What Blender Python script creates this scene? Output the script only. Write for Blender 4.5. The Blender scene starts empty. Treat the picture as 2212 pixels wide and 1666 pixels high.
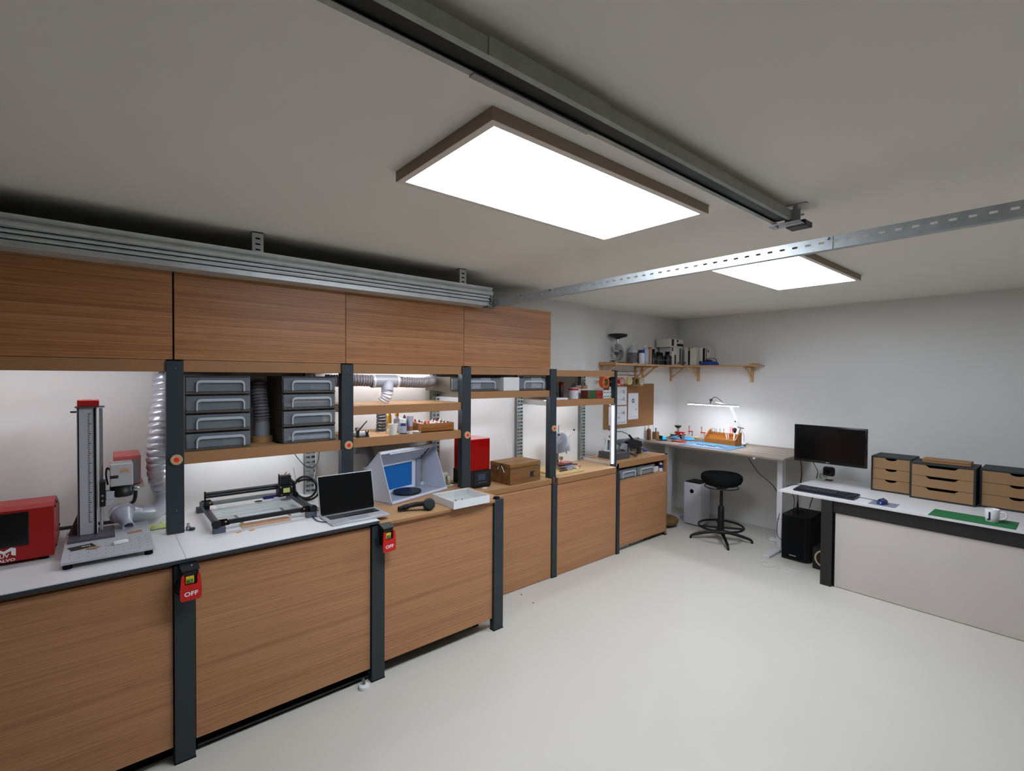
import bpy, bmesh, math, random
from mathutils import Vector, Matrix
random.seed(7)
sc = bpy.context.scene
COL = sc.collection
PI = math.pi

# ------------------------------------------------------------------ camera, exposure
cam_d = bpy.data.cameras.new('camera'); cam = bpy.data.objects.new('camera', cam_d); COL.objects.link(cam)
YAW, PITCH, ROLL, FPX, HC = -0.8702207, -0.0188752, 0.0070180, 1051.67, 1.75
fwd = Vector((math.sin(YAW)*math.cos(PITCH), math.cos(YAW)*math.cos(PITCH), math.sin(PITCH)))
rgt = Vector((math.cos(YAW), -math.sin(YAW), 0)); upv = rgt.cross(fwd)
r2 = math.cos(ROLL)*rgt + math.sin(ROLL)*upv
u2 = -math.sin(ROLL)*rgt + math.cos(ROLL)*upv
M = Matrix((r2, u2, -fwd)).transposed().to_4x4(); M.translation = Vector((0, 0, HC))
cam.matrix_world = M
cam_d.sensor_fit = 'HORIZONTAL'; cam_d.sensor_width = 36.0; cam_d.lens = FPX/2212*36.0
cam_d.clip_start = 0.05
sc.camera = cam
w = bpy.data.worlds.new('world'); sc.world = w; w.use_nodes = True
w.node_tree.nodes['Background'].inputs[0].default_value = (0.02, 0.02, 0.02, 1)
w.node_tree.nodes['Background'].inputs[1].default_value = 0.2
sc.view_settings.view_transform = 'Standard'; sc.view_settings.look = 'None'
sc.view_settings.gamma = 1.0; sc.view_settings.use_curve_mapping = False
sc.view_settings.exposure = 0.60
PANEL_E = 14.0      # ceiling light panels
STRIP_E = 24.0      # LED strips under the shelves
LAMP_E = 64.0       # bench lamp

# ------------------------------------------------------------------ materials
def lin(c):
    return tuple(((v/255)/12.92 if v/255 <= .04045 else ((v/255+.055)/1.055)**2.4) for v in c)
MATS = {}
def nodes(m):
    nt = m.node_tree; return nt, nt.nodes, nt.links
def mat(name, rgb, rough=.5, metal=0., spec=.5, var=0., vscale=20., bump=0., bscale=200., stretch=(1, 1, 1), emit=None, es=1., alpha=None, trans=0., ior=1.45, coat=0.):
    if name in MATS: return MATS[name]
    m = bpy.data.materials.new(name); m.use_nodes = True; MATS[name] = m
    nt, N, L = nodes(m); b = N['Principled BSDF']
    c = lin(rgb) + (1,)
    b.inputs['Base Color'].default_value = c; b.inputs['Roughness'].default_value = rough
    b.inputs['Metallic'].default_value = metal; b.inputs['Specular IOR Level'].default_value = spec
    b.inputs['Transmission Weight'].default_value = trans; b.inputs['IOR'].default_value = ior
    b.inputs['Coat Weight'].default_value = coat
    if emit: 
        b.inputs['Emission Color'].default_value = lin(emit)+(1,); b.inputs['Emission Strength'].default_value = es
    if alpha is not None: b.inputs['Alpha'].default_value = alpha
    if var > 0 or bump > 0:
        tc = N.new('ShaderNodeTexCoord'); mp = N.new('ShaderNodeMapping'); mp.inputs['Scale'].default_value = stretch
        L.new(tc.outputs['Object'], mp.inputs['Vector'])
    if var > 0:
        n = N.new('ShaderNodeTexNoise'); n.inputs['Scale'].default_value = vscale; n.inputs['Detail'].default_value = 5
        L.new(mp.outputs[0], n.inputs['Vector'])
        r = N.new('ShaderNodeValToRGB'); r.color_ramp.elements[0].position = .3; r.color_ramp.elements[1].position = .7
        r.color_ramp.elements[0].color = tuple(max(0, x*(1-var)) for x in c[:3])+(1,)
        r.color_ramp.elements[1].color = tuple(min(1, x*(1+var*.7)) for x in c[:3])+(1,)
        L.new(n.outputs['Fac'], r.inputs[0]); L.new(r.outputs[0], b.inputs['Base Color'])
    if bump > 0:
        n2 = N.new('ShaderNodeTexNoise'); n2.inputs['Scale'].default_value = bscale; n2.inputs['Detail'].default_value = 3
        L.new(mp.outputs[0], n2.inputs['Vector'])
        bp = N.new('ShaderNodeBump'); bp.inputs['Strength'].default_value = bump; bp.inputs['Distance'].default_value = .002
        L.new(n2.outputs['Fac'], bp.inputs['Height']); L.new(bp.outputs[0], b.inputs['Normal'])
    return m
def wood(name, dark, mid, light, along='y', fine=70., rough=.45, fleck=.5, seed=0.):
    if name in MATS: return MATS[name]
    m = bpy.data.materials.new(name); m.use_nodes = True; MATS[name] = m
    nt, N, L = nodes(m); b = N['Principled BSDF']; b.inputs['Roughness'].default_value = rough
    b.inputs['Specular IOR Level'].default_value = .35
    tc = N.new('ShaderNodeTexCoord')
    def st(k, f):
        mp = N.new('ShaderNodeMapping')
        s = [f, f, f]; s['xyz'.index(along)] = k; mp.inputs['Scale'].default_value = s
        mp.inputs['Location'].default_value = (seed, seed*1.7, seed*.3)
        L.new(tc.outputs['Object'], mp.inputs['Vector']); return mp
    a = st(1.0, fine); n1 = N.new('ShaderNodeTexNoise'); n1.inputs['Scale'].default_value = 1; n1.inputs['Detail'].default_value = 6; n1.inputs['Roughness'].default_value = .62
    L.new(a.outputs[0], n1.inputs['Vector'])
    a2 = st(.5, 16.); n2 = N.new('ShaderNodeTexNoise'); n2.inputs['Scale'].default_value = 1; n2.inputs['Detail'].default_value = 4
    L.new(a2.outputs[0], n2.inputs['Vector'])
    mx = N.new('ShaderNodeMath'); mx.operation = 'MULTIPLY_ADD'; mx.inputs[1].default_value = .70
    L.new(n1.outputs['Fac'], mx.inputs[0])
    m3 = N.new('ShaderNodeMath'); m3.operation = 'MULTIPLY'; m3.inputs[1].default_value = .30
    L.new(n2.outputs['Fac'], m3.inputs[0]); L.new(m3.outputs[0], mx.inputs[2])
    r = N.new('ShaderNodeValToRGB'); e = r.color_ramp.elements
    e[0].position = .34; e[0].color = lin(dark)+(1,); e[1].position = .66; e[1].color = lin(light)+(1,)
    k = e.new(.5); k.color = lin(mid)+(1,)
    L.new(mx.outputs[0], r.inputs[0])
    # short dark flecks
    a3 = st(9., 190.); n3 = N.new('ShaderNodeTexNoise'); n3.inputs['Scale'].default_value = 1; n3.inputs['Detail'].default_value = 2
    L.new(a3.outputs[0], n3.inputs['Vector'])
    r3 = N.new('ShaderNodeValToRGB'); r3.color_ramp.elements[0].position = .60; r3.color_ramp.elements[1].position = .74
    r3.color_ramp.elements[0].color = (0, 0, 0, 1); r3.color_ramp.elements[1].color = (fleck, fleck, fleck, 1)
    L.new(n3.outputs['Fac'], r3.inputs[0])
    mc = N.new('ShaderNodeMixRGB'); mc.inputs[2].default_value = lin(tuple(int(v*.8) for v in dark))+(1,)
    L.new(r3.outputs[0], mc.inputs[0]); L.new(r.outputs[0], mc.inputs[1]); L.new(mc.outputs[0], b.inputs['Base Color'])
    bp = N.new('ShaderNodeBump'); bp.inputs['Strength'].default_value = .15; bp.inputs['Distance'].default_value = .001
    L.new(n1.outputs['Fac'], bp.inputs['Height']); L.new(bp.outputs[0], b.inputs['Normal'])
    return m
def clear(name, rgb, mixf=.5, rough=.25):
    """see-through plastic or acrylic: part transparent, part glossy / translucent"""
    if name in MATS: return MATS[name]
    m = bpy.data.materials.new(name); m.use_nodes = True; MATS[name] = m
    nt, N, L = nodes(m); b = N['Principled BSDF']; out = N['Material Output']
    b.inputs['Base Color'].default_value = lin(rgb)+(1,); b.inputs['Roughness'].default_value = rough
    t = N.new('ShaderNodeBsdfTransparent'); t.inputs[0].default_value = lin(tuple(min(255, int(200+v*.22)) for v in rgb))+(1,)
    mx = N.new('ShaderNodeMixShader'); mx.inputs[0].default_value = mixf
    L.new(t.outputs[0], mx.inputs[1]); L.new(b.outputs[0], mx.inputs[2]); L.new(mx.outputs[0], out.inputs['Surface'])
    return m

m_plaster = mat('plaster_white', (226, 225, 221), .85, spec=.2, var=.03, vscale=1.5, bump=.12, bscale=90)
m_ceil = mat('ceiling_paint', (236, 232, 223), .9, spec=.1, var=.02, vscale=1.2, bump=.1, bscale=70)
m_floor = mat('floor_coating', (205, 201, 189), .5, spec=.3, var=.02, vscale=1.4, bump=.05, bscale=35)
# laminates
W_UP = wood('veneer', (128, 82, 48), (162, 110, 68), (188, 134, 88), 'y', 120, .42, .55)
W_LOW = wood('veneer_low', (154, 108, 73), (177, 127, 88), (191, 142, 103), 'y', 120, .42, .5, 3.3)
m_mdf = mat('mdf', (176, 138, 96), .6, var=.08, vscale=60, bump=.1, bscale=300)
m_mdfedge = mat('mdf_edge', (158, 114, 74), .6, var=.06, vscale=80)
m_kraft = mat('kraft_board', (152, 118, 82), .75, var=.06, vscale=150)
m_anth = mat('anthracite_steel', (46, 54, 58), .45, spec=.4, bump=.15, bscale=500)
m_black = mat('black_plastic', (18, 18, 19), .42)
m_blackm = mat('black_matte', (14, 14, 15), .8, spec=.2)
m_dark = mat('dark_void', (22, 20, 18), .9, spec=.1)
m_zinc = mat('galvanised', (172, 178, 178), .38, .55, var=.12, vscale=25, bump=.1, bscale=60)
m_track = mat('track_zinc', (196, 200, 198), .4, .35, var=.12, vscale=14)
m_rail = mat('rail_zinc', (158, 160, 152), .5, .3, var=.15, vscale=16)
m_zincd = mat('galvanised_dull', (122, 128, 122), .5, .45, var=.18, vscale=18)
m_steel = mat('steel', (190, 192, 195), .25, 1.)
m_alu = mat('brushed_aluminium', (188, 190, 194), .42, .25, var=.04, vscale=80)
m_chrome = mat('chrome', (220, 222, 225), .12, 1.)
m_white = mat('white_laminate', (218, 217, 216), .38, spec=.4, var=.01, vscale=5)
m_wplast = mat('white_plastic', (224, 224, 224), .4)
m_wcard = mat('white_card', (218, 216, 212), .7, var=.02, vscale=50)
m_paper = mat('paper', (232, 232, 236), .8)
m_ink = mat('ink', (30, 30, 34), .7)
m_greyink = mat('grey_ink', (120, 122, 130), .7)
m_red = mat('red_paint', (158, 22, 20), .4, spec=.4)
m_redp = mat('red_plastic', (196, 24, 18), .35)
m_redm = mat('dark_red_lacquer', (168, 60, 62), .35)
m_glow_red = mat('red_button', (190, 30, 24), .3, emit=(200, 30, 20), es=.25)
m_white_t = mat('lettering_white', (238, 238, 238), .5)
m_blue = mat('blue_plastic', (30, 62, 150), .35)
m_green = mat('green_plastic', (30, 120, 50), .4)
m_yellow = mat('yellow_plastic', (214, 178, 30), .4)
m_orange = mat('orange_tape', (236, 92, 24), .45)
m_pine = wood('pine', (176, 132, 88), (206, 164, 118), (222, 184, 140), 'y', 40, .55, .15, 5)
m_pinex = wood('pine_x', (176, 132, 88), (206, 164, 118), (222, 184, 140), 'x', 40, .55, .15, 6)
m_pinez = wood('pine_z', (176, 132, 88), (200, 158, 112), (216, 178, 134), 'z', 40, .55, .15, 6)
m_oak = wood('weathered_oak', (104, 92, 82), (146, 132, 118), (176, 162, 146), 'x', 22, .5, .2, 2)
m_brownwood = wood('stained_wood', (96, 52, 20), (142, 88, 40), (168, 112, 58), 'y', 30, .4, .2, 8)
m_boxwood = wood('box_wood', (88, 56, 26), (124, 86, 46), (144, 106, 62), 'y', 18, .5, .3, 9)
m_honey = wood('honey_wood', (112, 64, 18), (150, 92, 34), (168, 110, 46), 'x', 30, .3, .1, 10)
m_foil = mat('silver_foil_hose', (214, 216, 226), .34, .45, bump=1., bscale=60)
m_greyh = mat('grey_hose', (112, 110, 114), .5, .1, bump=.6, bscale=80)
m_pipe2 = mat('pale_duct_pipe', (184, 188, 198), .32, .15)
m_ductpipe = mat('grey_duct_pipe', (138, 142, 150), .45, .1)
m_clear = clear('clear_drawer', (200, 208, 216), .17)
m_clearh = clear('clear_handle', (214, 220, 226), .60)
m_glass = clear('glass_sheet', (206, 218, 216), .10, .03)
m_acr = clear('acrylic', (214, 220, 216), .25, .1)
m_taupe = mat('taupe_plastic', (86, 80, 68), .5)
m_scr = mat('screen_glass', (10, 11, 12), .14, spec=.6)
m_panel = mat('light_diffuser', (235, 240, 250), .5, emit=(232, 240, 255), es=PANEL_E)
m_strip = mat('led_strip', (240, 245, 250), .5, emit=(226, 238, 255), es=STRIP_E)
m_tube = mat('led_tube', (240, 240, 250), .5, emit=(236, 236, 255), es=9)
m_lampd = mat('lamp_diffuser', (240, 245, 250), .5, emit=(240, 244, 255), es=LAMP_E)
m_beige = mat('beige_plastic', (200, 196, 180), .5)
m_fabric = mat('black_fabric', (24, 25, 26), .95, spec=.1, bump=.4, bscale=600)

# ------------------------------------------------------------------ geometry builder
class B:
    def __init__(s): s.bm = bmesh.new(); s.mats = []; s.cur = 0; s.any_smooth = False
    def m(s, mt):
        if mt not in s.mats: s.mats.append(mt)
        s.cur = s.mats.index(mt); return s
    def _face(s, vs, smooth=False):
        try:
            f = s.bm.faces.new(vs); f.material_index = s.cur; f.smooth = smooth; return f
        except ValueError: return None
    def box(s, x0, y0, z0, x1, y1, z1, bv=0., rot=None, seg=1):
        x0, x1 = min(x0, x1), max(x0, x1); y0, y1 = min(y0, y1), max(y0, y1); z0, z1 = min(z0, z1), max(z0, z1)
        c = Vector(((x0+x1)/2, (y0+y1)/2, (z0+z1)/2)); h = Vector(((x1-x0)/2, (y1-y0)/2, (z1-z0)/2))
        vs = []
        for sx in (-1, 1):
            for sy in (-1, 1):
                for sz in (-1, 1):
                    v = Vector((sx*h.x, sy*h.y, sz*h.z))
                    if rot is not None: v = rot @ v
                    vs.append(s.bm.verts.new(c+v))
        fs = []
        for q in ((0, 1, 3, 2), (4, 6, 7, 5), (0, 4, 5, 1), (2, 3, 7, 6), (0, 2, 6, 4), (1, 5, 7, 3)):
            fs.append(s._face([vs[i] for i in q]))
        if bv > 0:
            es = set(e for f in fs for e in f.edges)
            r = bmesh.ops.bevel(s.bm, geom=list(es), offset=min(bv, .45*2*min(h)), segments=seg, affect='EDGES', profile=.5)
            for f in r['faces']: f.material_index = s.cur; f.smooth = seg > 1
        return s
    def prism(s, pts, axis, a, b, holes=None):
        """2D outline extruded along axis; pts in the other two axes in xyz order"""
        def P(p, k):
            if axis == 'x': return Vector((k, p[0], p[1]))
            if axis == 'y': return Vector((p[0], k, p[1]))
            return Vector((p[0], p[1], k))
        A = [s.bm.verts.new(P(p, a)) for p in pts]; Bv = [s.bm.verts.new(P(p, b)) for p in pts]
        s._face(A); s._face(Bv[::-1]); n = len(pts)
        for i in range(n): s._face([A[i], Bv[i], Bv[(i+1) % n], A[(i+1) % n]])
        return s
    def cyl(s, p0, p1, r0, r1=None, n=16, caps=True, smooth=True):
        r1 = r0 if r1 is None else r1
        p0 = Vector(p0); p1 = Vector(p1); d = (p1-p0).normalized()
        a = Vector((0, 0, 1)) if abs(d.z) < .9 else Vector((1, 0, 0))
        u = d.cross(a).normalized(); v = d.cross(u)
        A = []; Bv = []
        for i in range(n):
            t = 2*PI*i/n; o = u*math.cos(t)+v*math.sin(t)
            A.append(s.bm.verts.new(p0+o*r0)); Bv.append(s.bm.verts.new(p1+o*r1))
        for i in range(n): s._face([A[i], A[(i+1) % n], Bv[(i+1) % n], Bv[i]], smooth)
        if caps: s._face(A[::-1]); s._face(Bv)
        return s
    def ring(s, c, axis, ro, ri, th, n=32):
        """flat ring / tape roll centred at c"""
        c = Vector(c); d = Vector(axis).normalized()
        a = Vector((0, 0, 1)) if abs(d.z) < .9 else Vector((1, 0, 0))
        u = d.cross(a).normalized(); v = d.cross(u); R = []
        for (r, k) in ((ro, -.5), (ro, .5), (ri, .5), (ri, -.5)):
            R.append([s.bm.verts.new(c+d*th*k+(u*math.cos(2*PI*i/n)+v*math.sin(2*PI*i/n))*r) for i in range(n)])
        for j in range(4):
            for i in range(n): s._face([R[j][i], R[j][(i+1) % n], R[(j+1) % 4][(i+1) % n], R[(j+1) % 4][i]], j % 2 == 0)
        return s
    def lathe(s, prof, c, n=20, axis=(0, 0, 1)):
        """profile [(r, h)...] around an axis"""
        c = Vector(c); d = Vector(axis).normalized()
        a = Vector((0, 0, 1)) if abs(d.z) < .9 else Vector((1, 0, 0))
        u = d.cross(a).normalized(); v = d.cross(u); prev = None
        for (r, h) in prof:
            if r < 1e-5: cur = [s.bm.verts.new(c+d*h)]
            else: cur = [s.bm.verts.new(c+d*h+(u*math.cos(2*PI*i/n)+v*math.sin(2*PI*i/n))*r) for i in range(n)]
            if prev is not None:
                for i in range(n):
                    j = (i+1) % n
                    if len(prev) == 1 and len(cur) > 1: s._face([prev[0], cur[i], cur[j]], True)
                    elif len(cur) == 1 and len(prev) > 1: s._face([prev[i], prev[j], cur[0]], True)
                    elif len(prev) > 1: s._face([prev[i], prev[j], cur[j], cur[i]], True)
            prev = cur
        return s
    def tube(s, pts, r, n=8, closed=False, rf=None, caps=True):
        pts = [Vector(p) for p in pts]; N_ = len(pts); rings = []; u = None
        for i, p in enumerate(pts):
            if closed: d = (pts[(i+1) % N_]-pts[i-1])
            else: d = pts[min(i+1, N_-1)]-pts[max(i-1, 0)]
            d.normalize()
            if u is None:
                a = Vector((0, 0, 1)) if abs(d.z) < .9 else Vector((1, 0, 0)); u = d.cross(a).normalized()
            else:
                u = (u-d*u.dot(d)).normalized()
            v = d.cross(u); rr = r if rf is None else rf(i)
            rings.append([s.bm.verts.new(p+(u*math.cos(2*PI*k/n)+v*math.sin(2*PI*k/n))*rr) for k in range(n)])
        for i in range(N_ if closed else N_-1):
            A = rings[i]; C_ = rings[(i+1) % N_]
            for k in range(n): s._face([A[k], A[(k+1) % n], C_[(k+1) % n], C_[k]], True)
        if not closed and caps: s._face(rings[0][::-1]); s._face(rings[-1])
        return s
    def build(s, name, mt=None, parent=None, world=True, ang=40):
        me = bpy.data.meshes.new(name)
        bmesh.ops.recalc_face_normals(s.bm, faces=s.bm.faces[:])
        if mt is not None and not s.mats: s.mats = [mt]
        sm = any(f.smooth for f in s.bm.faces)
        off = Vector((0, 0, 0))
        if parent is not None and world:
            root = parent
            while root.parent: root = root.parent
            off = root.location.copy()
        elif parent is None:
            vs = [v.co for v in s.bm.verts]
            off = Vector(((min(v.x for v in vs)+max(v.x for v in vs))/2, (min(v.y for v in vs)+max(v.y for v in vs))/2, min(v.z for v in vs)))
        for v in s.bm.verts: v.co -= off
        s.bm.to_mesh(me); s.bm.free()
        if sm: me.set_sharp_from_angle(angle=math.radians(ang))
        for m_ in s.mats: me.materials.append(m_)
        o = bpy.data.objects.new(name, me); COL.objects.link(o)
        if parent is not None: o.parent = parent
        else: o.location = off
        return o
def bx(*a, **k): return B().box(*a, **k)
def tag(o, label, cat, group=None, kind=None):
    o['label'] = label; o['category'] = cat
    if group: o['group'] = group
    if kind: o['kind'] = kind
    return o
def struct(o): o['kind'] = 'structure'; return o
def thing(name, label, cat, loc, rz=0., group=None):
    o = bpy.data.objects.new(name, None); COL.objects.link(o)
    o.location = loc; o.rotation_euler = (0, 0, rz); o.empty_display_size = .05
    return tag(o, label, cat, group)
def dup(root, loc, label=None, rz=None, scale=None):
    def cp(o, par):
        c = o.copy(); COL.objects.link(c)
        if par: c.parent = par
        for ch in list(o.children): cp(ch, c)
        return c
    r = cp(root, None); r.location = loc
    if rz is not None: r.rotation_euler = (0, 0, rz)
    if scale: r.scale = scale
    if label: r['label'] = label
    return r
def text(s, size, loc, rot, mt, parent=None, name='lettering', world=True, ext=.0004, align='CENTER', bold=0., sx=1.):
    cu = bpy.data.curves.new('t', 'FONT'); cu.body = s; cu.size = size; cu.extrude = ext; cu.align_x = align; cu.align_y = 'CENTER'; cu.offset = bold; cu.resolution_u = 3
    to = bpy.data.objects.new('t', cu); COL.objects.link(to)
    dg = bpy.context.evaluated_depsgraph_get(); me = bpy.data.meshes.new_from_object(to.evaluated_get(dg)); bpy.data.objects.remove(to)
    mw = Matrix.Translation(Vector(loc)) @ rot @ Matrix.Diagonal((sx, 1, 1, 1)); me.transform(mw); me.name = name
    me.materials.clear(); me.materials.append(mt)
    o = bpy.data.objects.new(name, me); COL.objects.link(o)
    if parent is not None:
        o.parent = parent
        if world:
            root = parent
            while root.parent: root = root.parent
            me.transform(Matrix.Translation(-root.location))
    return o
def R3(ax, deg): return Matrix.Rotation(math.radians(deg), 3, ax)
def R4(ax, deg): return Matrix.Rotation(math.radians(deg), 4, ax)
RX = R4('Z', 90) @ R4('X', 90)      # lettering that faces +X, reading along +Y
RY = R4('X', 90)                    # lettering that faces -Y, reading along +X
def arc(c, r, a0, a1, n, plane='xz'):
    o = []
    for i in range(n+1):
        t = math.radians(a0+(a1-a0)*i/n); o.append((c[0]+r*math.cos(t), c[1]+r*math.sin(t)))
    return o
def smooth_path(pts, n=8):
    """Catmull-Rom through 3D points"""
    P = [Vector(p) for p in pts]; P = [2*P[0]-P[1]]+P+[2*P[-1]-P[-2]]; o = []
    for i in range(1, len(P)-2):
        for k in range(n):
            t = k/n; a, b, c, d = P[i-1], P[i], P[i+1], P[i+2]
            o.append(.5*((2*b)+(c-a)*t+(2*a-5*b+4*c-d)*t*t+(3*b-a-3*c+d)*t**3))
    o.append(P[-2]); return o
def resample(pts, step):
    o = [pts[0].copy()]; acc = 0
    for a, b in zip(pts, pts[1:]):
        L = (b-a).length; t = step-acc
        while t <= L: o.append(a+(b-a)*(t/L)); t += step
        acc = (acc+L) % step
    return o
def hose(bld, pts, r, step=.011, amp=.13, n=20):
    """corrugated hose: narrow grooves between wide crumpled bulges"""
    p = resample(smooth_path(pts, 14), step/6)
    rnd = random.Random(int(step*1e5)+len(p))
    base = len(bld.bm.verts)
    bld.tube(p, r, n, rf=lambda i: r*(1+amp*.35-amp*1.5*math.exp(-(((i % 6)-3)/.9)**2)))
    bld.bm.verts.ensure_lookup_table()
    for i in range(len(p)):
        for k in range(n):
            v = bld.bm.verts[base+i*n+k]; d = v.co-p[i]; v.co = p[i]+d*(1+rnd.uniform(-.045, .045))
    return bld
def cable(name, label, pts, r=.003, mt=None, cat='cable', parent=None, n=6, group=None):
    b = B().tube(smooth_path(pts, 6), r, n)
    if parent is not None: return b.build(name, mt or m_black, parent)
    return tag(b.build(name, mt or m_black), label, cat, group)

# ------------------------------------------------------------------ the room
XL, XR, YF, YB, ZC = -3.59, 2.0, 5.93, -1.0, 2.525
struct(bx(XL-.2, YB-.2, -.12, XR+.2, YF+.2, 0).build('floor', m_floor))
struct(bx(XL-.2, YB-.2, ZC, XR+.2, YF+.2, ZC+.12).build('ceiling', m_ceil))
struct(bx(XL-.2, YB-.2, 0, XL, YF+.2, ZC).build('wall_left', m_plaster))
struct(bx(XL, YF, 0, XR, YF+.2, ZC).build('wall_far', m_plaster))
struct(bx(XR, YB-.2, 0, XR+.2, YF+.2, ZC).build('wall_right', mat('plaster_grey', (170, 168, 164), .85)))
struct(bx(XL, YB-.2, 0, XR, YB, ZC).build('wall_near', mat('concrete_grey', (112, 110, 106), .85)))
struct(bx(XL, YB, 0, XL+.09, 3.985, ZC).build('trim_1', m_plaster))          # lining of the left wall behind the benches
dm = mat('door_grey', (96, 98, 100), .5)
b = B()
for k in range(4): b.box(-2.6, YB, .02+k*.55, 1.1, YB+.035, .555+k*.55, bv=.006)
struct(b.build('door_1', dm))

# ------------------------------------------------------------------ ceiling fittings
def light_panel(y0, y1, label):
    x0, x1, zb = -1.715, -1.116, 2.486
    t = thing('ceiling_light', label, 'ceiling light', ((x0+x1)/2, (y0+y1)/2, zb), group='ceiling light panels')
    mf = mat('panel_frame_shaded', (150, 130, 112), .6); ml = mat('panel_lip', (226, 216, 206), .5)  # pale frame; the brown side colour holds the shade falling on it
    b = B(); wl = .027
    for (a, c, d, e) in ((x0, y0, x1, y0+.004), (x0, y1-.004, x1, y1), (x0, y0+.004, x0+.004, y1-.004), (x1-.004, y0+.004, x1, y1-.004)):
        b.box(a, c, zb, d, e, ZC)
    b.build('frame', mf, t)
    b = B()
    for (a, c, d, e) in ((x0+.001, y0+.001, x1-.001, y0+wl), (x0+.001, y1-wl, x1-.001, y1-.001), (x0+.001, y0+wl, x0+wl, y1-wl), (x1-wl, y0+wl, x1-.001, y1-wl)):
        b.box(a, c, zb-.001, d, e, zb+.008)
    b.build('lip', ml, t)
    bx(x0+wl, y0+wl, zb+.002, x1-wl, y1-wl, zb+.008).build('diffuser', m_panel, t)
light_panel(.861, 2.088, 'large glowing ceiling light panel nearest the camera, beside the metal rail')
light_panel(3.134, 4.350, 'glowing ceiling light panel behind the slotted bar, farther into the room')

t = thing('door_track', 'stacked galvanised door track with long grooves above the wooden wall cabinets', 'door track', (-2.93, .6, 2.274))
Y1 = 2.25  # rails below carry added unseen depth that keeps light off the ceiling behind
B().prism([(-3.06, 2.274), (-2.893, 2.274), (-2.893, 2.279), (-2.908, 2.281), (-2.908, 2.303), (-3.06, 2.303)], 'y', YB, Y1-.02).build('rail', m_track, t)
B().prism([(-3.06, 2.308), (-2.900, 2.308), (-2.896, 2.318), (-2.910, 2.321), (-2.910, 2.328), (-3.06, 2.328)], 'y', YB, Y1-.03).build('rail', m_track, t)
B().prism([(-3.06, 2.333), (-2.902, 2.333), (-2.897, 2.342), (-2.910, 2.345), (-2.910, 2.350), (-3.06, 2.350)], 'y', YB, Y1-.02).build('rail', m_track, t)
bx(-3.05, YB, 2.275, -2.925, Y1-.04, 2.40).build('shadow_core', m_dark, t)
pp = [(-3.06, 2.355), (-2.905, 2.355)]+[(-2.907+.015*math.sin(math.radians(a)), 2.371-.014*math.cos(math.radians(a))) for a in range(10, 171, 20)]+[(-2.914, 2.388), (-2.904, 2.405), (-2.898, 2.412), (-2.93, 2.414), (-3.06, 2.414)]
B().prism(pp, 'y', YB, Y1).build('rail', m_track, t)
b = B().box(-2.955, Y1-.005, 2.285, -2.915, Y1+.012, 2.405, bv=.002).box(-2.965, Y1-.05, 2.262, -2.885, Y1+.03, 2.270, bv=.002)
b.cyl((-2.90, Y1-.03, 2.292), (-2.885, Y1-.03, 2.292), .008).cyl((-2.92, Y1+.01, 2.30), (-2.92, Y1+.03, 2.30), .007).cyl((-2.93, Y1+.01, 2.38), (-2.93, Y1+.03, 2.38), .007)
b.build('end_bracket', m_zincd, t)
for y in (-.55, .655, 2.0):
    b = B().box(-2.935, y-.028, 2.40, -2.928, y+.028, ZC).box(-2.975, y-.028, ZC-.006, -2.928, y+.028, ZC)
    b.m(m_zincd).m(m_blackm)
    for k in range(3): b.box(-2.9275, y-.012, 2.425+k*.03, -2.9265, y+.012, 2.433+k*.03)
    b.mats = [m_track, m_blackm]; b.build('hanger', None, t)

# slotted angle bar with real slots
t = thing('slotted_bar', 'galvanised slotted angle bar crossing the ceiling from wall to wall', 'metal bar', (-.5, 2.27, 2.276))
b = B()
yb, z0, z1, th = 2.268, 2.276, 2.329, .0025
xs = -2.93; pitch = .0505; sl, sh = .026, .0085; zc = (z0+z1)/2+.004
zl, zh = zc-sh/2, zc+sh/2
x = xs
b.box(xs, yb, z0, XR, yb+th, zl-.0001); b.box(xs, yb, zh+.0001, XR, yb+th, z1)
while x < XR-.06:
    b.box(x, yb, zl, x+pitch-sl, yb+th, zh)
    for q in (0, 1):     # rounded slot ends
        xx = x+pitch-sl if q == 0 else x+pitch; sgn = 1 if q == 0 else -1
        b.prism([(xx, zl), (xx+sgn*.004, zl), (xx+sgn*.0012, zc), (xx+sgn*.004, zh), (xx, zh)], 'y', yb, yb+th)
    x += pitch
b.build('slotted_flange', m_zinc, t)
bx(xs, yb+th, z0, XR, yb+.034, z0+th).build('lower_flange', m_zinc, t)
bx(-.684, yb-.003, z0+.001, -.680, yb, z1-.001).build('splice_edge', m_zinc, t)['label'] = 'edge where two bar lengths overlap'
for xx in (-.70, -2.3, -2.6): B().cyl((xx, yb-.008, z1-.008), (xx, yb, z1-.008), .006).build('bolt', m_steel, t)

# door opener rail
t = thing('door_opener_rail', 'grey C-shaped door opener rail running along the ceiling past the light panel', 'rail', (-.9, .7, 2.45))
xa, xb = -.943, -.862
B().prism([(xa, 2.449), (xa+.017, 2.449), (xa+.017, 2.4515), (xa+.003, 2.4515), (xa+.003, 2.489), (xb-.003, 2.489), (xb-.003, 2.4555), (xb-.012, 2.4515), (xb-.012, 2.449), (xb, 2.4535), (xb, 2.492), (xa, 2.492)], 'y', YB, 2.355).build('channel', m_rail, t)
bx(-.938, YB, 2.456, -.866, 2.34, 2.488).build('channel_shade', mat('channel_shade_dark', (14, 24, 22), .45, .2), t)  # dark filler painted for the shade inside the open channel
b = B().prism([(xb+.0005, 2.452), (xb+.003, 2.452), (xb+.003, 2.495), (xb+.0005, 2.495)], 'y', .652, 1.07).prism([(xa-.003, 2.446), (xa+.018, 2.446), (xa+.018, 2.4485), (xa-.003, 2.4485)], 'y', .66, 1.07)
b.build('joint_sleeve', m_rail, t)
b = B()
b.box(xa-.02, 2.33, 2.440, xb+.03, 2.40, 2.4455, bv=.001)
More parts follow.
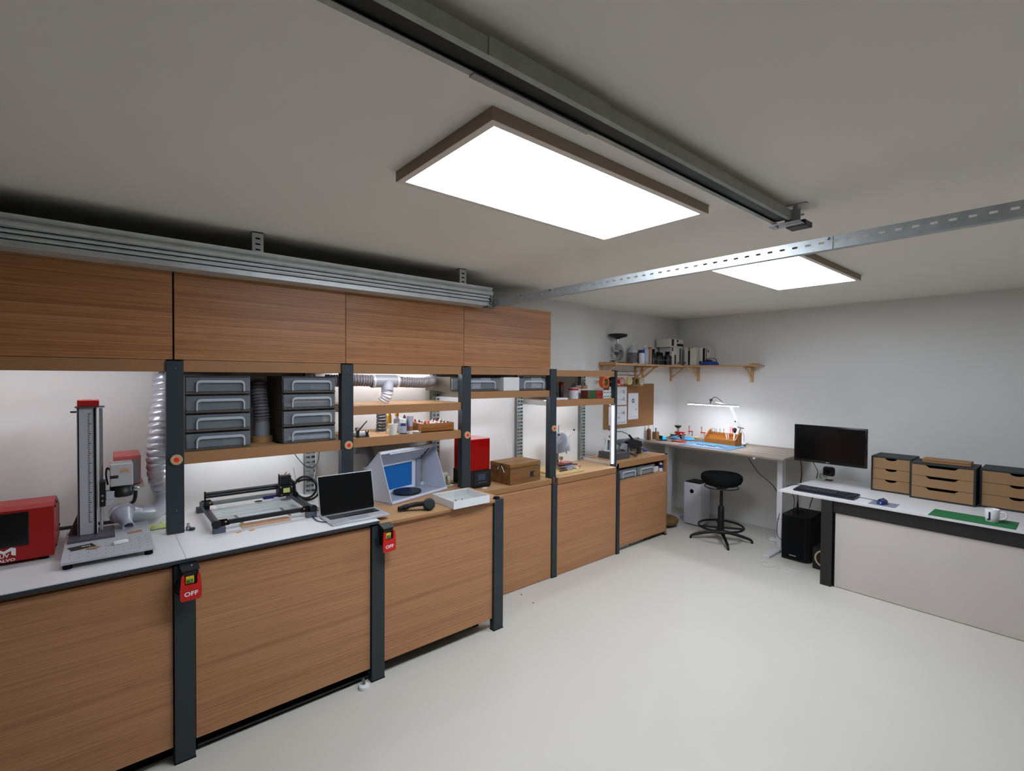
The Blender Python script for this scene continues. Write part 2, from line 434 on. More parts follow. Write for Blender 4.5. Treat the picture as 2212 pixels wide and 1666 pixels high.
b.box(xb-.03, 2.35, 2.44, xb+.03, 2.356, 2.50).box(xb-.005, 2.362, 2.45, xb+.012, 2.372, ZC).box(xb-.03, 2.34, 2.449, xb-.003, 2.36, 2.489)
b.box(xb-.045, 2.36, ZC-.005, xb+.05, 2.385, ZC)
b.cyl((xa+.01, 2.36, 2.432), (xa+.01, 2.36, 2.4455), .007).cyl((xb+.01, 2.37, 2.475), (xb+.035, 2.38, 2.475), .004)
b.build('end_bracket', m_zinc, t)
b = B().box(xb-.05, 2.40, 2.435, xb+.035, 2.47, 2.462, bv=.004).box(xb-.05, 2.47, 2.437, xb+.035, 2.478, 2.46)
b.build('pulley_box', mat('dark_grey_plastic', (54, 56, 58), .5), t)

# ------------------------------------------------------------------ shelving and benches on the left
XU, XW = -3.03, -3.10            # face of the upper posts
BAYS = [(-1.0, .25), (.325, 1.15), (1.226, 2.06), (2.14, 2.985), (3.06, 3.88)]
m_ringw = mat('button_ring_wood', (196, 162, 118), .5, var=.05, vscale=60)
# upper posts with a push button each
ups = [(.25, .325, .926, 1.309, 'dark steel post left of the two drawer stacks, its foot on the white top'),
       (1.15, 1.226, .926, 1.307, 'dark steel post between the drawer stacks and the airbrush shelf'),
       (2.06, 2.14, .861, 1.305, 'dark steel post just left of the red resin printer'),
       (2.985, 3.06, .82, 1.296, 'dark steel post left of the small drill press'),
       (3.884, 3.914, .80, None, 'dark steel post with a glowing vertical tube on it, right end of the shelving')]
for (y0, y1, zb, zbtn, lab) in ups:
    t = thing('shelf_post', lab, 'post', (XU, (y0+y1)/2, zb), group='dark posts of the upper shelving')
    bx(XU-.045, y0, zb, XU+.012, y1, 1.817, bv=.0015).build('channel', m_anth, t)
    if zbtn:
        yc = (y0+y1)/2+.004; f = XU+.012
        r = B().lathe([(0, 0), (.027, 0), (.027, .009), (.024, .012), (.012, .012)], (f, yc, zbtn), 28, (1, 0, 0)).build('button_ring', m_ringw, t)
        B().lathe([(.012, .008), (.011, .013), (.007, .014), (0, .013)], (f, yc, zbtn), 18, (1, 0, 0)).build('push_button', m_glow_red, t)['label'] = 'glowing red push button'
        for zz in (zb+.12, 1.78): B().cyl((f, yc, zz), (f+.002, yc, zz), .003, n=8).build('screw', m_zincd, t)
    else:
        bx(XU-.034, y0-.022, .885, XU-.014, y0-.0005, 1.47, bv=.003).build('tube_holder', m_alu, t)
        B().cyl((XU-.008, y0-.011, .89), (XU-.008, y0-.011, 1.465), .0078, n=12).build('light_tube', m_tube, t)['label'] = 'lit white vertical light tube'
# rear perforated uprights
for (yc, lab, zb) in ((.29, 'perforated galvanised upright behind the silver hose, at the back of the first post', .926),
                      (1.10, 'perforated galvanised upright against the wall above the cable coil', .926),
                      (2.10, 'perforated galvanised upright behind the spray booth', .906),
                      (3.018, 'perforated galvanised upright behind the wooden box with latches', .861),
                      (3.905, 'perforated galvanised upright right of the small drill press', .861)):
    t = thing('rear_upright', lab, 'upright', (-3.46, yc, zb), group='rear uprights of the shelving')
    b = B(); ya, ybn = yc-.036, yc+.036
    b.box(-3.46, ya, zb, -3.457, ya+.006, 1.82).box(-3.46, ybn-.006, zb, -3.457, ybn, 1.82).box(-3.46, yc-.004, zb, -3.455, yc+.004, 1.82)
    z = zb
    while z < 1.80:
        b.box(-3.46, ya+.006, z, -3.457, yc-.004, z+.018).box(-3.46, yc+.004, z, -3.457, ybn-.006, z+.018); z += .033
    b.build('perforated_face', m_zinc, t)
    b = B().box(-3.495, ybn-.004, zb, -3.458, ybn, 1.82).box(-3.495, ya, zb, -3.458, ya+.003, 1.82)
    b.build('side_flange', m_zincd, t)

# shelves: board and front lip
def shelf(y0, y1, ztop, h, label, xback=-3.48, side=True, led=False, led_fill=None, xf=XU, mt=None, led_x=-3.06):
    t = thing('shelf', label, 'shelf', ((xf+xback)/2, (y0+y1)/2, ztop-h), group='shelves of the left wall rack')
    bx(xback, y0, ztop-.008, xf-.006, y1, ztop).build('board', m_mdf, t)
    bx(xf-.006, y0, ztop-h, xf, y1, ztop, bv=.001).build('front_lip', mt or m_mdfedge, t)
    b = B()
    for (a, c) in ((y0, y0+.004), (y1-.004, y1)): b.box(xback, a, ztop-h+.004, xf-.01, c, ztop-.009)
    b.box(xback, y0, ztop-h+.006, xback+.003, y1, ztop-.009)
    b.build('side_beam', mat('beam_light', (196, 198, 194), .4, .4), t)
    if led_fill:  # second strip, added only to light the duct from the front
        bx(led_fill-.012, y0+.03, ztop-.022, led_fill, y1-.03, ztop-.010).build('light_strip', m_strip, t)['label'] = 'extra lit strip added to brighten the duct from the front'
    if led:
        bx(led_x-.012, y0+.03, ztop-.022, led_x, y1-.03, ztop-.010).build('light_strip', m_strip, t)['label'] = 'extra lit strip added to brighten the duct from the front'
    return t
shelf(YB, .25, 1.822, .061, 'wooden beam and board above the red laser controller', led=True, led_x=-3.08)
shelf(.325, 1.15, 1.822, .061, 'wooden beam directly above the two stacks of clear drawers')
shelf(1.226, 2.06, 1.822, .061, 'wooden beam above the ribbed grey duct', led=True, led_x=-3.36, led_fill=-3.07)
shelf(2.14, 2.985, 1.822, .061, 'wooden beam above the two single clear drawers')
shelf(3.06, 3.88, 1.808, .056, 'topmost shelf above the paint cans, papers lying on it')
shelf(.325, 1.15, 1.340, .061, 'shelf carrying the two stacks of clear drawers', led=True, led_x=-3.25)
shelf(1.226, 2.06, 1.552, .058, 'empty shelf under the duct with the T piece', led=True, led_x=-3.2)
shelf(1.226, 2.06, 1.344, .060, 'shelf carrying the airbrush, cup and crate of dropper bottles')
shelf(2.14, 2.985, 1.630, .054, 'shelf above the red printer carrying two clear drawers and a white box', led=True, led_x=-3.2)
shelf(3.06, 3.88, 1.541, .058, 'shelf carrying paint cans and small white boxes', led=True, led_x=-3.2)

# upper cabinets
for i, (y0, y1, lab) in enumerate(((YB, .279, 'wooden wall cabinet at the far left, left of the dark gap'), (.287, 1.178, 'wooden wall cabinet above the clear drawer stacks'),
                      (1.181, 2.078, 'wooden wall cabinet above the duct and airbrush shelf'), (2.081, 2.992, 'wooden wall cabinet at the right end, above the red printer'))):
    t = thing('wall_cabinet', lab, 'cabinet', (-3.25, (y0+y1)/2, 1.824), group='wooden wall cabinets')
    bx(-3.48, y0+.002, 1.826, XU-.018, y1-.002, 2.305).build('body', m_dark, t)  # body painted near-black to deepen the shade above the cabinets
    bx(XU-.018, y0, 1.824, XU+.002, y1, 2.312, bv=.001).build('door', W_UP, t)
bx(-3.12, 2.38, 2.312, -3.06, 2.52, 2.322, rot=R3('Z', 12)).build('wood_offcut', m_brownwood)
o = bpy.data.objects['wood_offcut']; tag(o, 'small dark offcut lying on top of the right end wall cabinet', 'wood scrap')

# lower cabinets
XLF = -2.615
def lower(y0, y1, z0, z1, xf, label, mt, ztop_body, back=-3.48):
    t = thing('base_cabinet', label, 'cabinet', ((xf+back)/2, (y0+y1)/2, 0), group='wooden fronted base cabinets')
    bx(xf-.018, y0, z0, xf, y1, z1, bv=.001).build('front_panel', mt, t)
    bx(back, y0+.004, z0+.005, xf-.03, y1-.004, ztop_body).build('body', m_dark, t)
    return t
t = lower(YB+.12, .236, .075, .886, XLF, 'wooden base cabinet at the far left under the laser machines', W_LOW, .878)
bx(-3.4, YB+.12, 0, -2.68, .236, .06).build('plinth', m_dark, t)
t = lower(.322, 1.161, .075, .886, XLF, 'wooden base cabinet between the two red stop switches', W_LOW, .878)
b = B().box(-3.4, .33, 0, -2.66, 1.16, .05); b.build('plinth', m_dark, t)
bx(-2.66, .33, .022, -2.635, 1.16, .03).build('plinth_strip', mat('black_edge_trim', (40, 46, 42), .4), t)
t = lower(1.247, 2.041, .085, .886, XLF, 'wooden base cabinet under the spray booth and headphones', W_LOW, .886)
b = B()
for (x, y) in ((-2.75, 1.30), (-2.75, 1.99), (-3.4, 1.30), (-3.4, 1.99)): b.box(x-.02, y-.02, 0, x+.02, y+.02, .09)
b.build('feet', m_blackm, t)
t = lower(2.13, 2.972, .004, .812, -2.985, 'wooden base cabinet under the red printer, flush to the floor', W_LOW, .81)
t = lower(3.038, 3.868, .004, .798, -2.985, 'wooden base cabinet under the small drill press', W_LOW, .79)
# wooden beams behind the front edge of the white tops
for (y0, y1, z0, z1, xx, lab) in ((YB, .236, .880, .905, -2.625, 'wooden beam under the left white worktop'), (.322, 1.161, .880, .905, -2.625, 'wooden beam under the right white worktop')):
    tag(bx(xx-.015, y0, z0, xx, y1, z1).build('support_beam', m_mdfedge), lab, 'beam', 'beams under the white worktops')

# lower posts
lps = [(.240, .318, .893, -2.60, 'dark steel floor post at the bench front nearest the camera, carrying a red switch'),
       (1.165, 1.243, .893, -2.60, 'dark steel floor post in the middle of the bench front, carrying a red switch'),
       (2.045, 2.125, .905, -2.60, 'dark steel floor post at the step where the bench narrows'),
       (2.975, 3.035, .822, -2.973, 'dark steel floor post left of the cabinet under the drill press'),
       (3.872, 3.915, .800, -2.973, 'thin dark steel floor post between the last two base cabinets')]
for i, (y0, y1, zt, xf, lab) in enumerate(lps):
    t = thing('floor_post', lab, 'post', (xf-.02, (y0+y1)/2, 0), group='dark floor posts of the benches')
    bx(xf-.045, y0, 0.004, xf, y1, zt, bv=.0015).build('channel', m_anth, t)
    bx(xf-.047, y0-.002, 0, xf+.001, y1+.002, .006).build('foot_plate', m_blackm, t)
    if i == 2:
        b = B().box(xf-.04, y0+.018, zt, xf-.006, y1-.03, zt+.014, bv=.002); b.build('cap_bracket', m_blackm, t)
    if i == 3:
        bx(xf-.03, y0+.03, zt, xf-.018, y0+.042, zt+.05).build('peg', mat('copper_brown', (132, 84, 62), .5), t)

# worktops
def top(name, lab, x0, x1, y0, y1, z1, th, ms, me, cat='worktop'):
    t = thing(name, lab, cat, ((x0+x1)/2, (y0+y1)/2, z1-th))
    bx(x0, y0, z1-.0035, x1, y1, z1).build('surface', ms, t)
    bx(x0, y0, z1-th, x1+.0008, y1, z1-.0035).build('edge_band', me, t)
    return t
m_wedge = mat('dark_edge_band', (50, 58, 64), .4)
top('worktop', 'white worktop under the red controller and laser marker', -3.50, -2.590, YB, .2835, .926, .019, m_white, m_wedge)
top('worktop', 'white worktop under the black laser engraver frame', -3.50, -2.590, .2850, 1.205, .926, .019, m_white, m_wedge)

m_mdfpale = mat('mdf_pale', (196, 162, 122), .6, var=.05, vscale=60)
for (lab, ms, pts) in (('brown board worktop under the spray booth and headphones', m_mdf, [(-3.50, 1.206), (-2.595, 1.206), (-2.595, 2.044), (-2.647, 2.044), (-2.647, 2.128), (-3.50, 2.128)]),
                       ('brown worktop under the red printer and latched box', m_mdf, [(-3.50, 2.13), (-2.995, 2.13), (-2.995, 2.984), (-3.08, 2.984), (-3.08, 3.02), (-3.50, 3.02)]),
                       ('pale brown worktop under the small drill press', m_mdfpale, [(-3.50, 3.021), (-3.08, 3.021), (-3.08, 3.061), (-2.995, 3.061), (-2.995, 3.879), (-3.08, 3.879), (-3.08, 3.918), (-3.50, 3.918)])):
    t = thing('worktop', lab, 'worktop', (-3.25, sum(p[1] for p in pts)/len(pts), .816 if pts[0][1] > 2 else .888))
    zt = .906 if pts[0][1] < 2 else .861
    B().prism(pts, 'z', zt-.0035, zt).build('surface', ms, t)
    B().prism([(p[0]+.0008 if p[0] > -3.0 else p[0], p[1]) for p in pts], 'z', .888 if pts[0][1] < 2 else .816 if pts[0][1] < 3 else .803, zt-.0036).build('edge_band', m_mdfedge, t)

# end cabinet
t = thing('end_cabinet', 'wooden end cabinet with an open slot holding clear drawers', 'cabinet', (-3.25, 4.36, 0))
E0, E1, XE = 3.925, 4.80, -3.01
bx(-3.485, E0, .885, XE-.006, E1, .897).build('top_board', m_mdf, t)
bx(XE-.006, E0+.02, .838, XE, E1-.002, .897, bv=.001).build('front_lip', m_mdfedge, t)
bx(-3.485, E0, .70, XE-.008, E1-.006, .708).build('shelf_board', m_mdf, t)
bx(XE-.004, E0+.01, .047, XE+.012, E1-.03, .700, bv=.001).build('front_panel', W_LOW, t)
bx(XE-.03, E1-.028, 0.012, XE+.004, E1, .845, bv=.001).build('corner_strip', m_mdfedge, t)
b = B().box(-3.485, E1-.012, .047, XE-.03, E1-.002, .885); b.build('side_panel', m_mdfedge, t)
b = B().box(-3.485, E0, .715, -3.478, E1, .885); b.build('back_rail', m_zincd, t)
bx(XE-.032, E1-.03, 0, XE+.006, E1+.002, .012).build('foot', m_blackm, t)
bx(XE-.02, E1-.02, .897, XE+.006, E1+.004, .905, bv=.002).build('corner_cap', m_blackm, t)
b = B()                               # ribbed white side beam of the end cabinet, seen from the bay before it
for k in range(4): b.box(-3.485, E0-.006, .862+k*.009, -3.02, E0, .870+k*.009, bv=.001)
b.build('ribbed_side', mat('cream_metal', (214, 208, 196), .5), t)
for (y0, y1, lab, m_) in ((3.95, 4.17, 'pale concrete block under the end cabinet, left one', 1), (4.19, 4.42, 'greenish concrete block under the end cabinet, right one', 0)):
    tag(bx(-3.20, y0, 0, -3.04, y1, .046, bv=.003).build('concrete_block', mat('concrete%d' % m_, (184, 186, 180) if m_ else (150, 152, 138), .9, var=.1, vscale=40)), lab, 'block', 'blocks under the end cabinet')

# stop switches
def stop_switch(y, z, rz, label):
    t = thing('stop_switch', label, 'switch', (-2.598, y, z), rz, 'red stop switches on the posts')
    # local: x out of the post, y to the right, z up, origin at the base of the paddle
    b = B().box(.0, -.032, .03, .048, .032, .128, bv=.004)
    b.build('housing', m_black, t, world=False)
    b = B().prism([(0, .128), (.052, .128), (.055, .134), (.03, .142), (.0, .152)], 'y', -.034, .034); b.build('hood', mat('black_hood', (34, 38, 40), .4), t, world=False)
    B().cyl((.028, .008, .141), (.031, .008, .145), .004, n=10).build('screw', m_steel, t, world=False)
    out = [(-.033, .0), (.034, .0), (.040, .008), (.041, .045), (.036, .105), (.033, .113), (.027, .113), (.024, .107), (.024, .074), (.019, .068), (-.019, .068), (-.024, .074), (-.024, .107), (-.027, .113), (-.033, .113), (-.036, .105), (-.041, .045), (-.040, .008)]
    s = B().prism(out, 'x', .050, .060); p = s.build('stop_paddle', m_redp, t, world=False)
    B().box(.046, -.019, .072, .054, .013, .104, bv=.002).build('switch_plate', m_yellow, t, world=False)
    g = B().box(.052, -.014, .076, .058, .009, .092, bv=.002).build('start_button', m_green, t, world=False)
    text('I', .010, (.0585, -.002, .084), RX, m_white_t, g, world=False)
    text('OFF', .026, (.0605, 0, .028), RX, m_white_t, p, world=False, sx=1.15, bold=.0004)
    b = B().tube(smooth_path([(-.01, -.034, .09), (.0, -.05, .055), (.01, -.048, .03), (.012, -.034, .015)], 5), .004); b.build('cord', m_black, t, world=False)
    return t
stop_switch(.292, .752, math.radians(4), 'red stop switch marked OFF on the post nearest the camera')
stop_switch(1.236, .752, math.radians(6), 'red stop switch marked OFF on the middle post, below the laptop')
t = thing('levelling_foot', 'round white levelling foot on the floor beside the middle post', 'foot', (-2.585, 1.112, 0))
B().lathe([(0, 0), (.030, 0), (.032, .006), (.028, .016), (.014, .02), (0, .02)], (-2.585, 1.112, 0), 24).build('disc', m_wplast, t)
B().cyl((-2.585, 1.112, .02), (-2.60, 1.112, .045), .009).build('stem', m_steel, t)

# ================================================================== things on the benches and shelves
# ---- red laser controller
t = thing('laser_controller', 'red metal controller box with a dark screen and white lettering on the white worktop', 'controller', (-3.14, -.38, .926))
pf = [(-2.955, .942), (-2.955, 1.16), (-2.975, 1.176), (-3.12, 1.176), (-3.33, 1.10), (-3.33, .942)]
B().prism(pf, 'y', -.62, -.166).build('case', m_red, t)
bx(-2.957, -.55, 1.005, -2.950, -.245, 1.150, bv=.003).build('screen', m_scr, t)
for (x, y) in ((-2.99, -.20), (-3.29, -.20), (-2.99, -.58), (-3.29, -.58)):
    B().cyl((x, y, .926), (x, y, .944), .014, n=14).build('foot', m_blackm, t)
for (x, z) in ((-3.0, 1.15), (-3.1, 1.15), (-3.28, 1.0), (-3.05, .96)):
    B().cyl((x, -.166, z), (x, -.162, z), .005, n=8).build('bolt', m_blackm, t)
lg = mat('logo_white', (236, 232, 230), .5)
e = B()
for pts in ([(-.355, .966), (-.355, .998), (-.342, 1.004), (-.342, .972)], [(-.342, 1.004), (-.322, .990), (-.322, .979), (-.342, .990)], [(-.322, .990), (-.300, 1.004), (-.300, .990), (-.322, .979)], [(-.300, 1.004), (-.286, .998), (-.286, .966), (-.300, .972)]):
    e.prism(pts, 'x', -2.955, -2.9535)
e.build('emblem', lg, t)
text('UV', .022, (-2.9535, -.321, .970), RX, lg, t, name='lettering', bold=.0006)
text('GALVO', .016, (-2.9545, -.321, .950), RX, lg, t, name='lettering', sx=1.25, bold=.0005)

# ---- fibre laser marker with column
t = thing('laser_marker', 'laser marking machine with a tall scaled column and perforated base plate', 'laser machine', (-3.0, .03, .926))
b = B().box(-3.26, -.138, .948, -2.735, .182, .960, bv=.002); pl_ = b.build('base_plate', m_alu, t)
b = B()
for i in range(10):
    for k in range(4):
        if k in (0, 1, 2, 3): b.cyl((-2.78-k*.055, -.11+i*.030, .9598), (-2.78-k*.055, -.11+i*.030, .9606), .0022, n=6)
o = b.build('hole_grid', m_blackm, pl_); o['kind'] = 'stuff'
for (x, y) in ((-2.76, -.115), (-2.76, .16), (-3.23, -.115), (-3.23, .16)):
    B().cyl((x, y, .926), (x, y, .949), .016, n=14).build('foot', m_blackm, t)
m_dg = mat('dark_grey_metal', (84, 82, 88), .45, .3)
B().box(-3.22, -.125, .960, -3.02, .045, .972, bv=.001).build('column_foot', m_dg, t)
B().prism([(-.128, .972), (-.094, .972), (-.094, 1.065)], 'x', -3.15, -3.135).build('gusset', m_dg, t)
bx(-3.16, -.092, .972, -3.10, -.018, 1.585, bv=.002).build('column', m_alu, t)
b = B().box(-3.1005, -.030, .972, -3.095, -.022, 1.585).box(-3.1005, -.088, .972, -3.097, -.084, 1.585); b.build('edge_strip', m_blackm, t)
b = B()
for k in range(56): b.box(-3.0998, -.052, 1.03+k*.0095, -3.0985, -.046 if k % 5 else -.040, 1.0335+k*.0095)
o = b.build('scale_marks', m_ink, t); o['kind'] = 'stuff'
b = B().cyl((-3.13, -.004, .975), (-3.13, -.004, 1.58), .007); b.build('guide_rod', m_steel, t)
bx(-3.175, -.098, 1.585, -3.085, .010, 1.590).build('top_plate', m_dg, t)
bx(-3.165, -.090, 1.590, -3.095, -.010, 1.622, bv=.003).build('motor_cap', m_red, t)['label'] = 'red motor cap on the column'
B().cyl((-3.12, -.092, 1.565), (-3.12, -.115, 1.565), .004).build('limit_pin', m_blackm, t)
bx(-3.15, -.012, 1.100, -3.085, .012, 1.225, bv=.003).build('carriage', m_black, t)
for z in (1.13, 1.155): B().cyl((-3.0855, 0, z), (-3.082, 0, z), .005, n=10).build('bolt', m_steel, t)
b = B().box(-3.14, .012, 1.13, -3.09, .05, 1.17, bv=.002).box(-3.13, .012, 1.105, -3.09, .04, 1.13); b.build('arm_block', m_alu, t)
m_hd = mat('head_grey', (176, 174, 172), .5)
b = B().box(-3.19, .028, 1.195, -3.07, .118, 1.305, bv=.004); hd = b.build('scan_head', m_hd, t)
bx(-3.0698, .028, 1.235, -3.0685, .060, 1.250).build('black_label', m_ink, hd)
B().prism(arc((.085, 1.25), .030, 55, 125, 6)+arc((.085, 1.235), .030, 125, 55, 6), 'x', -3.0698, -3.0685).build('tan_sticker', mat('tan_sticker', (196, 142, 104), .7), hd)
B().lathe([(0, 0), (.044, 0), (.050, .006), (.050, .03), (.047, .034), (.047, .06), (0, .06)], (-3.13, .074, 1.136), 24).build('lens', m_black, hd)
B().lathe([(0, 0), (.012, 0), (.015, .012), (.012, .024), (0, .026)], (-3.12, .119, 1.168), 14, (0, 1, 0)).build('side_knob', m_steel, t)
b = B().box(-3.42, .045, 1.175, -3.20, .155, 1.325, bv=.003); b.build('rear_box', mat('pink_red_box', (206, 96, 96), .45), t)['label'] = 'reddish rear box of the head'
bx(-3.1985, .05, 1.18, -3.195, .150, 1.305).build('rear_box_face', mat('speckled_grey', (132, 126, 126), .8, var=.15, vscale=200), t)
bx(-3.42, .03, 1.160, -3.17, .168, 1.170).build('rear_plate', mat('rear_plate_pink', (186, 168, 170), .5), t)
b = B().tube(smooth_path([(-3.12, .03, 1.27), (-3.10, .018, 1.285), (-3.10, .014, 1.25), (-3.12, .02, 1.20)], 6), .004); b.build('cable', m_black, t)
b = B().tube(smooth_path([(-3.25, .128, 1.16), (-3.25, .134, 1.12), (-3.28, .128, 1.07), (-3.36, .11, 1.04)], 6), .009, 10); b.build('thick_cable', m_black, t)
tag(bx(-2.96, -.115, .961, -2.90, -.03, .9625, rot=R3('Z', 15)).build('card', m_ink), 'black card with white print on the laser base plate', 'card')
text('OKJ', .018, (-2.935, -.060, .9628), R4('Z', 105), m_white_t, bpy.data.objects['card'], name='print')
tag(bx(-2.905, -.055, .961, -2.87, -.015, .963, rot=R3('Z', -20), bv=.0).build('wood_chip', m_kraft), 'small tan wood chip beside the black card', 'wood scrap')
tag(bx(-3.07, .095, .961, -3.04, .150, .9635, rot=R3('Z', 10)).build('wood_chip', m_kraft), 'small tan wood chip beside the silver nozzle', 'wood scrap')
tag(bx(-2.90, .035, .961, -2.875, .090, .975, rot=R3('Z', 12), bv=.003, seg=2).build('eraser', m_wplast), 'small white block on the laser base plate', 'block')

# ---- exhaust hose and nozzle, bay one
t = thing('exhaust_hose', 'silver foil hose with a grey cone nozzle behind the nearest upper post', 'hose', (-3.32, .22, .926))
hose(B(), [(-3.32, .262, 1.10), (-3.31, .236, 1.20), (-3.32, .238, 1.36), (-3.36, .252, 1.52), (-3.41, .268, 1.64), (-3.44, .272, 1.74)], .050, .036, .09).build('foil_hose', m_foil, t)
b = B().tube(smooth_path([(-3.32, .262, 1.13), (-3.32, .265, 1.04), (-3.31, .225, .99), (-3.30, .18, .990), (-3.285, .125, .998)], 6), .042, 18); b.build('elbow_pipe', m_pipe2, t)
d = Vector((.35, .9, -.22)).normalized()
B().lathe([(.0, -.030), (.044, -.030), (.053, -.024), (.053, -.004), (.048, .006), (.040, .022), (.030, .058), (.025, .066), (.025, .108), (.0205, .108), (.020, .06), (0, .06)], (-3.235, .078, 1.022), 28, (.86, .20, -.46)).build('cone_nozzle', m_pipe2, t)
B().ring((-3.235, .078, 1.022), (.86, .20, -.46), .056, .050, .010).build('rim', m_foil, t)
b = B().tube(smooth_path([(-3.29, .14, .995), (-3.275, .10, 1.012), (-3.25, .082, 1.02)], 5), .047, 18); b.build('nozzle_bend', m_pipe2, t)
b = B().m(mat('pale_green_cloth', (206, 224, 150), .8))
random.seed(3)
g = [[None]*7 for _ in range(6)]
for i in range(6):
    for j in range(7): g[i][j] = b.bm.verts.new((-3.16-.02*i+random.uniform(-.006, .006), .185+.02*j+random.uniform(-.006, .006), .928+random.uniform(0, .022)*(1 if 0 < i < 5 and 0 < j < 6 else .15)))
for i in range(5):
    for j in range(6): b._face([g[i][j], g[i+1][j], g[i+1][j+1], g[i][j+1]], True)
tag(b.build('cloth'), 'crumpled pale green cloth at the foot of the nearest upper post', 'cloth')
t = thing('clamp', 'small black clamp with a chrome screw, right of the nearest upper post', 'clamp', (-3.04, .345, .926))
b = B().box(-3.07, .335, .927, -3.045, .36, .945, bv=.004).box(-3.06, .34, .943, -3.052, .352, .962, bv=.002); b.build('body', m_steel, t)
B().lathe([(0, 0), (.012, .002), (.013, .010), (0, .016)], (-3.035, .362, .928), 14).build('knob', m_black, t)
cable('cable_tray', 'black cable run along the back edge of the left white worktop', [(-3.46, -.18, .936), (-3.45, -.05, .937), (-3.44, .1, .936), (-3.45, .24, .936)], .009, m_black, 'cable')

# ---- clear drawer units
def drawer_unit(loc, wy, hz, depth, label, group, contents):
    t = thing('drawer_unit', label, 'storage drawer', loc, 0, group)
    # local: front at x=0, runs back to -depth; y 0..wy; z 0..hz
    b = B().box(-depth, 0, 0, -.002, wy, .012, bv=.002).box(-depth, 0, .012, -depth+.004, wy, hz-.004).box(-depth, -.001, 0, -.018, .003, hz-.002).box(-depth, wy-.003, 0, -.018, wy+.001, hz-.002).box(-depth, 0, hz-.005, -.02, wy, hz-.001)
    b.build('casing', m_taupe, t, world=False)
    b = B(); zb = .014; zt = hz-.008; tk = .003
    b.box(-.006, .002, zb, .002, wy-.002, zt, bv=.003)
    b.box(-depth+.03, .008, zb, -.006, .008+tk, zt-.01).box(-depth+.03, wy-.008-tk, zb, -.006, wy-.008, zt-.01).box(-depth+.03, .008, zb, -.006, wy-.008, zb+.002)
    d = b.build('drawer', m_clear, t, world=False)
    # arched handle
    a0, a1 = wy*.15, wy*.90; ht = hz*.62; r = .022
    outer = [(a0, zb)]+[(a0+r-r*math.cos(math.radians(q)), zb+ht-r+r*math.sin(math.radians(q))) for q in (0, 30, 60, 90)]+[(a1-r+r*math.sin(math.radians(q)), zb+ht-r+r*math.cos(math.radians(q))) for q in (0, 30, 60, 90)]+[(a1, zb)]
    w_ = .014; r2_ = r-.008
    inner = [(a0+.007, zb)]+[(a0+.007+r2_-r2_*math.cos(math.radians(q)), zb+ht-w_-r2_+r2_*math.sin(math.radians(q))) for q in (0, 30, 60, 90)]+[(a1-.007-r2_+r2_*math.sin(math.radians(q)), zb+ht-w_-r2_+r2_*math.cos(math.radians(q))) for q in (0, 30, 60, 90)]+[(a1-.007, zb)]
    b = B()
    for i in range(len(outer)-1): b.prism([outer[i], outer[i+1], inner[i+1], inner[i]], 'x', .002, .015)
    b.build('handle', m_clearh, d, world=False)
    for (m_, y0, y1, zz, zh_) in contents:
        bx(-depth+.06, wy*y0, zb+.003+zz, -.012, wy*y1, zb+.003+zz+zh_*1.25, bv=.003).build('contents', m_, t, world=False)
    return t
mc1 = mat('contents_dark', (44, 40, 36), .8, var=.4, vscale=30); mc2 = mat('contents_grey', (96, 92, 88), .8, var=.4, vscale=30)
mc3 = mat('contents_cream', (176, 160, 126), .8, var=.2, vscale=30); mc4 = mat('contents_teal', (26, 60, 66), .8, var=.3, vscale=30); mc5 = mat('contents_white', (176, 176, 176), .7, var=.2, vscale=40)
pos = ['top', 'second from the top', 'third from the top', 'bottom']
CL = [[(mc1, .15, .9, 0, .04)], [(mc1, .1, .88, 0, .035)], [(mc1, .2, .9, 0, .04)], [(mc4, .2, .55, 0, .045), (mc2, .56, .93, 0, .035)]]
CR = [[(mc4, .2, .5, 0, .04), (mc2, .5, .92, 0, .045)], [(mc2, .1, .92, 0, .02), (mc3, .2, .9, .021, .02)], [(mc1, .2, .75, 0, .04), (mc3, .76, .95, 0, .045)], [(mc5, .1, .9, 0, .02), (mc1, .2, .92, .021, .025)]]
for k in range(4):
    z = 1.3415+(3-k)*.1003
    drawer_unit((-3.055, .336, z), .308, .099, .36, 'clear storage drawer, %s of the left hand stack' % pos[k], 'clear drawers in two stacks', CL[k])
    drawer_unit((-3.055, .816, z), .310, .099, .36, 'clear storage drawer, %s of the right hand stack' % pos[k], 'clear drawers in two stacks', CR[k])
drawer_unit((-3.08, 2.005, 1.632), .455, .110, .38, 'wide clear drawer on the shelf above the red printer', 'clear drawers in two stacks', [(mc5, .45, .62, 0, .06), (mc4, .63, .95, 0, .05), (mc5, .62, .84, .052, .03)])
drawer_unit((-3.055, 2.655, 1.632), .305, .110, .38, 'narrow clear drawer right of the white box, above the latched box', 'clear drawers in two stacks', [(mc5, .5, .9, 0, .07), (mc2, .1, .45, 0, .02)])
drawer_unit((-3.035, 3.985, .709), .285, .108, .38, 'left clear drawer in the slot of the end cabinet', 'clear drawers in two stacks', [(mc5, .3, .9, 0, .03)])
drawer_unit((-3.035, 4.285, .709), .315, .108, .38, 'right clear drawer in the slot of the end cabinet', 'clear drawers in two stacks', [(mc3, .2, .9, 0, .04)])
tag(bx(-3.30, 2.480, 1.6315, -3.045, 2.648, 1.742, bv=.002).build('box', m_wcard), 'plain white box between two clear drawers, above the latched wooden box', 'box')
tag(bx(-3.22, 4.63, .709, -3.06, 4.715, .765, bv=.002).build('carton', m_wcard), 'small white carton in the slot of the end cabinet', 'box')
t = thing('glue_bottle', 'white bottle with a dark blue label in the slot of the end cabinet', 'bottle', (-3.05, 4.755, .709))
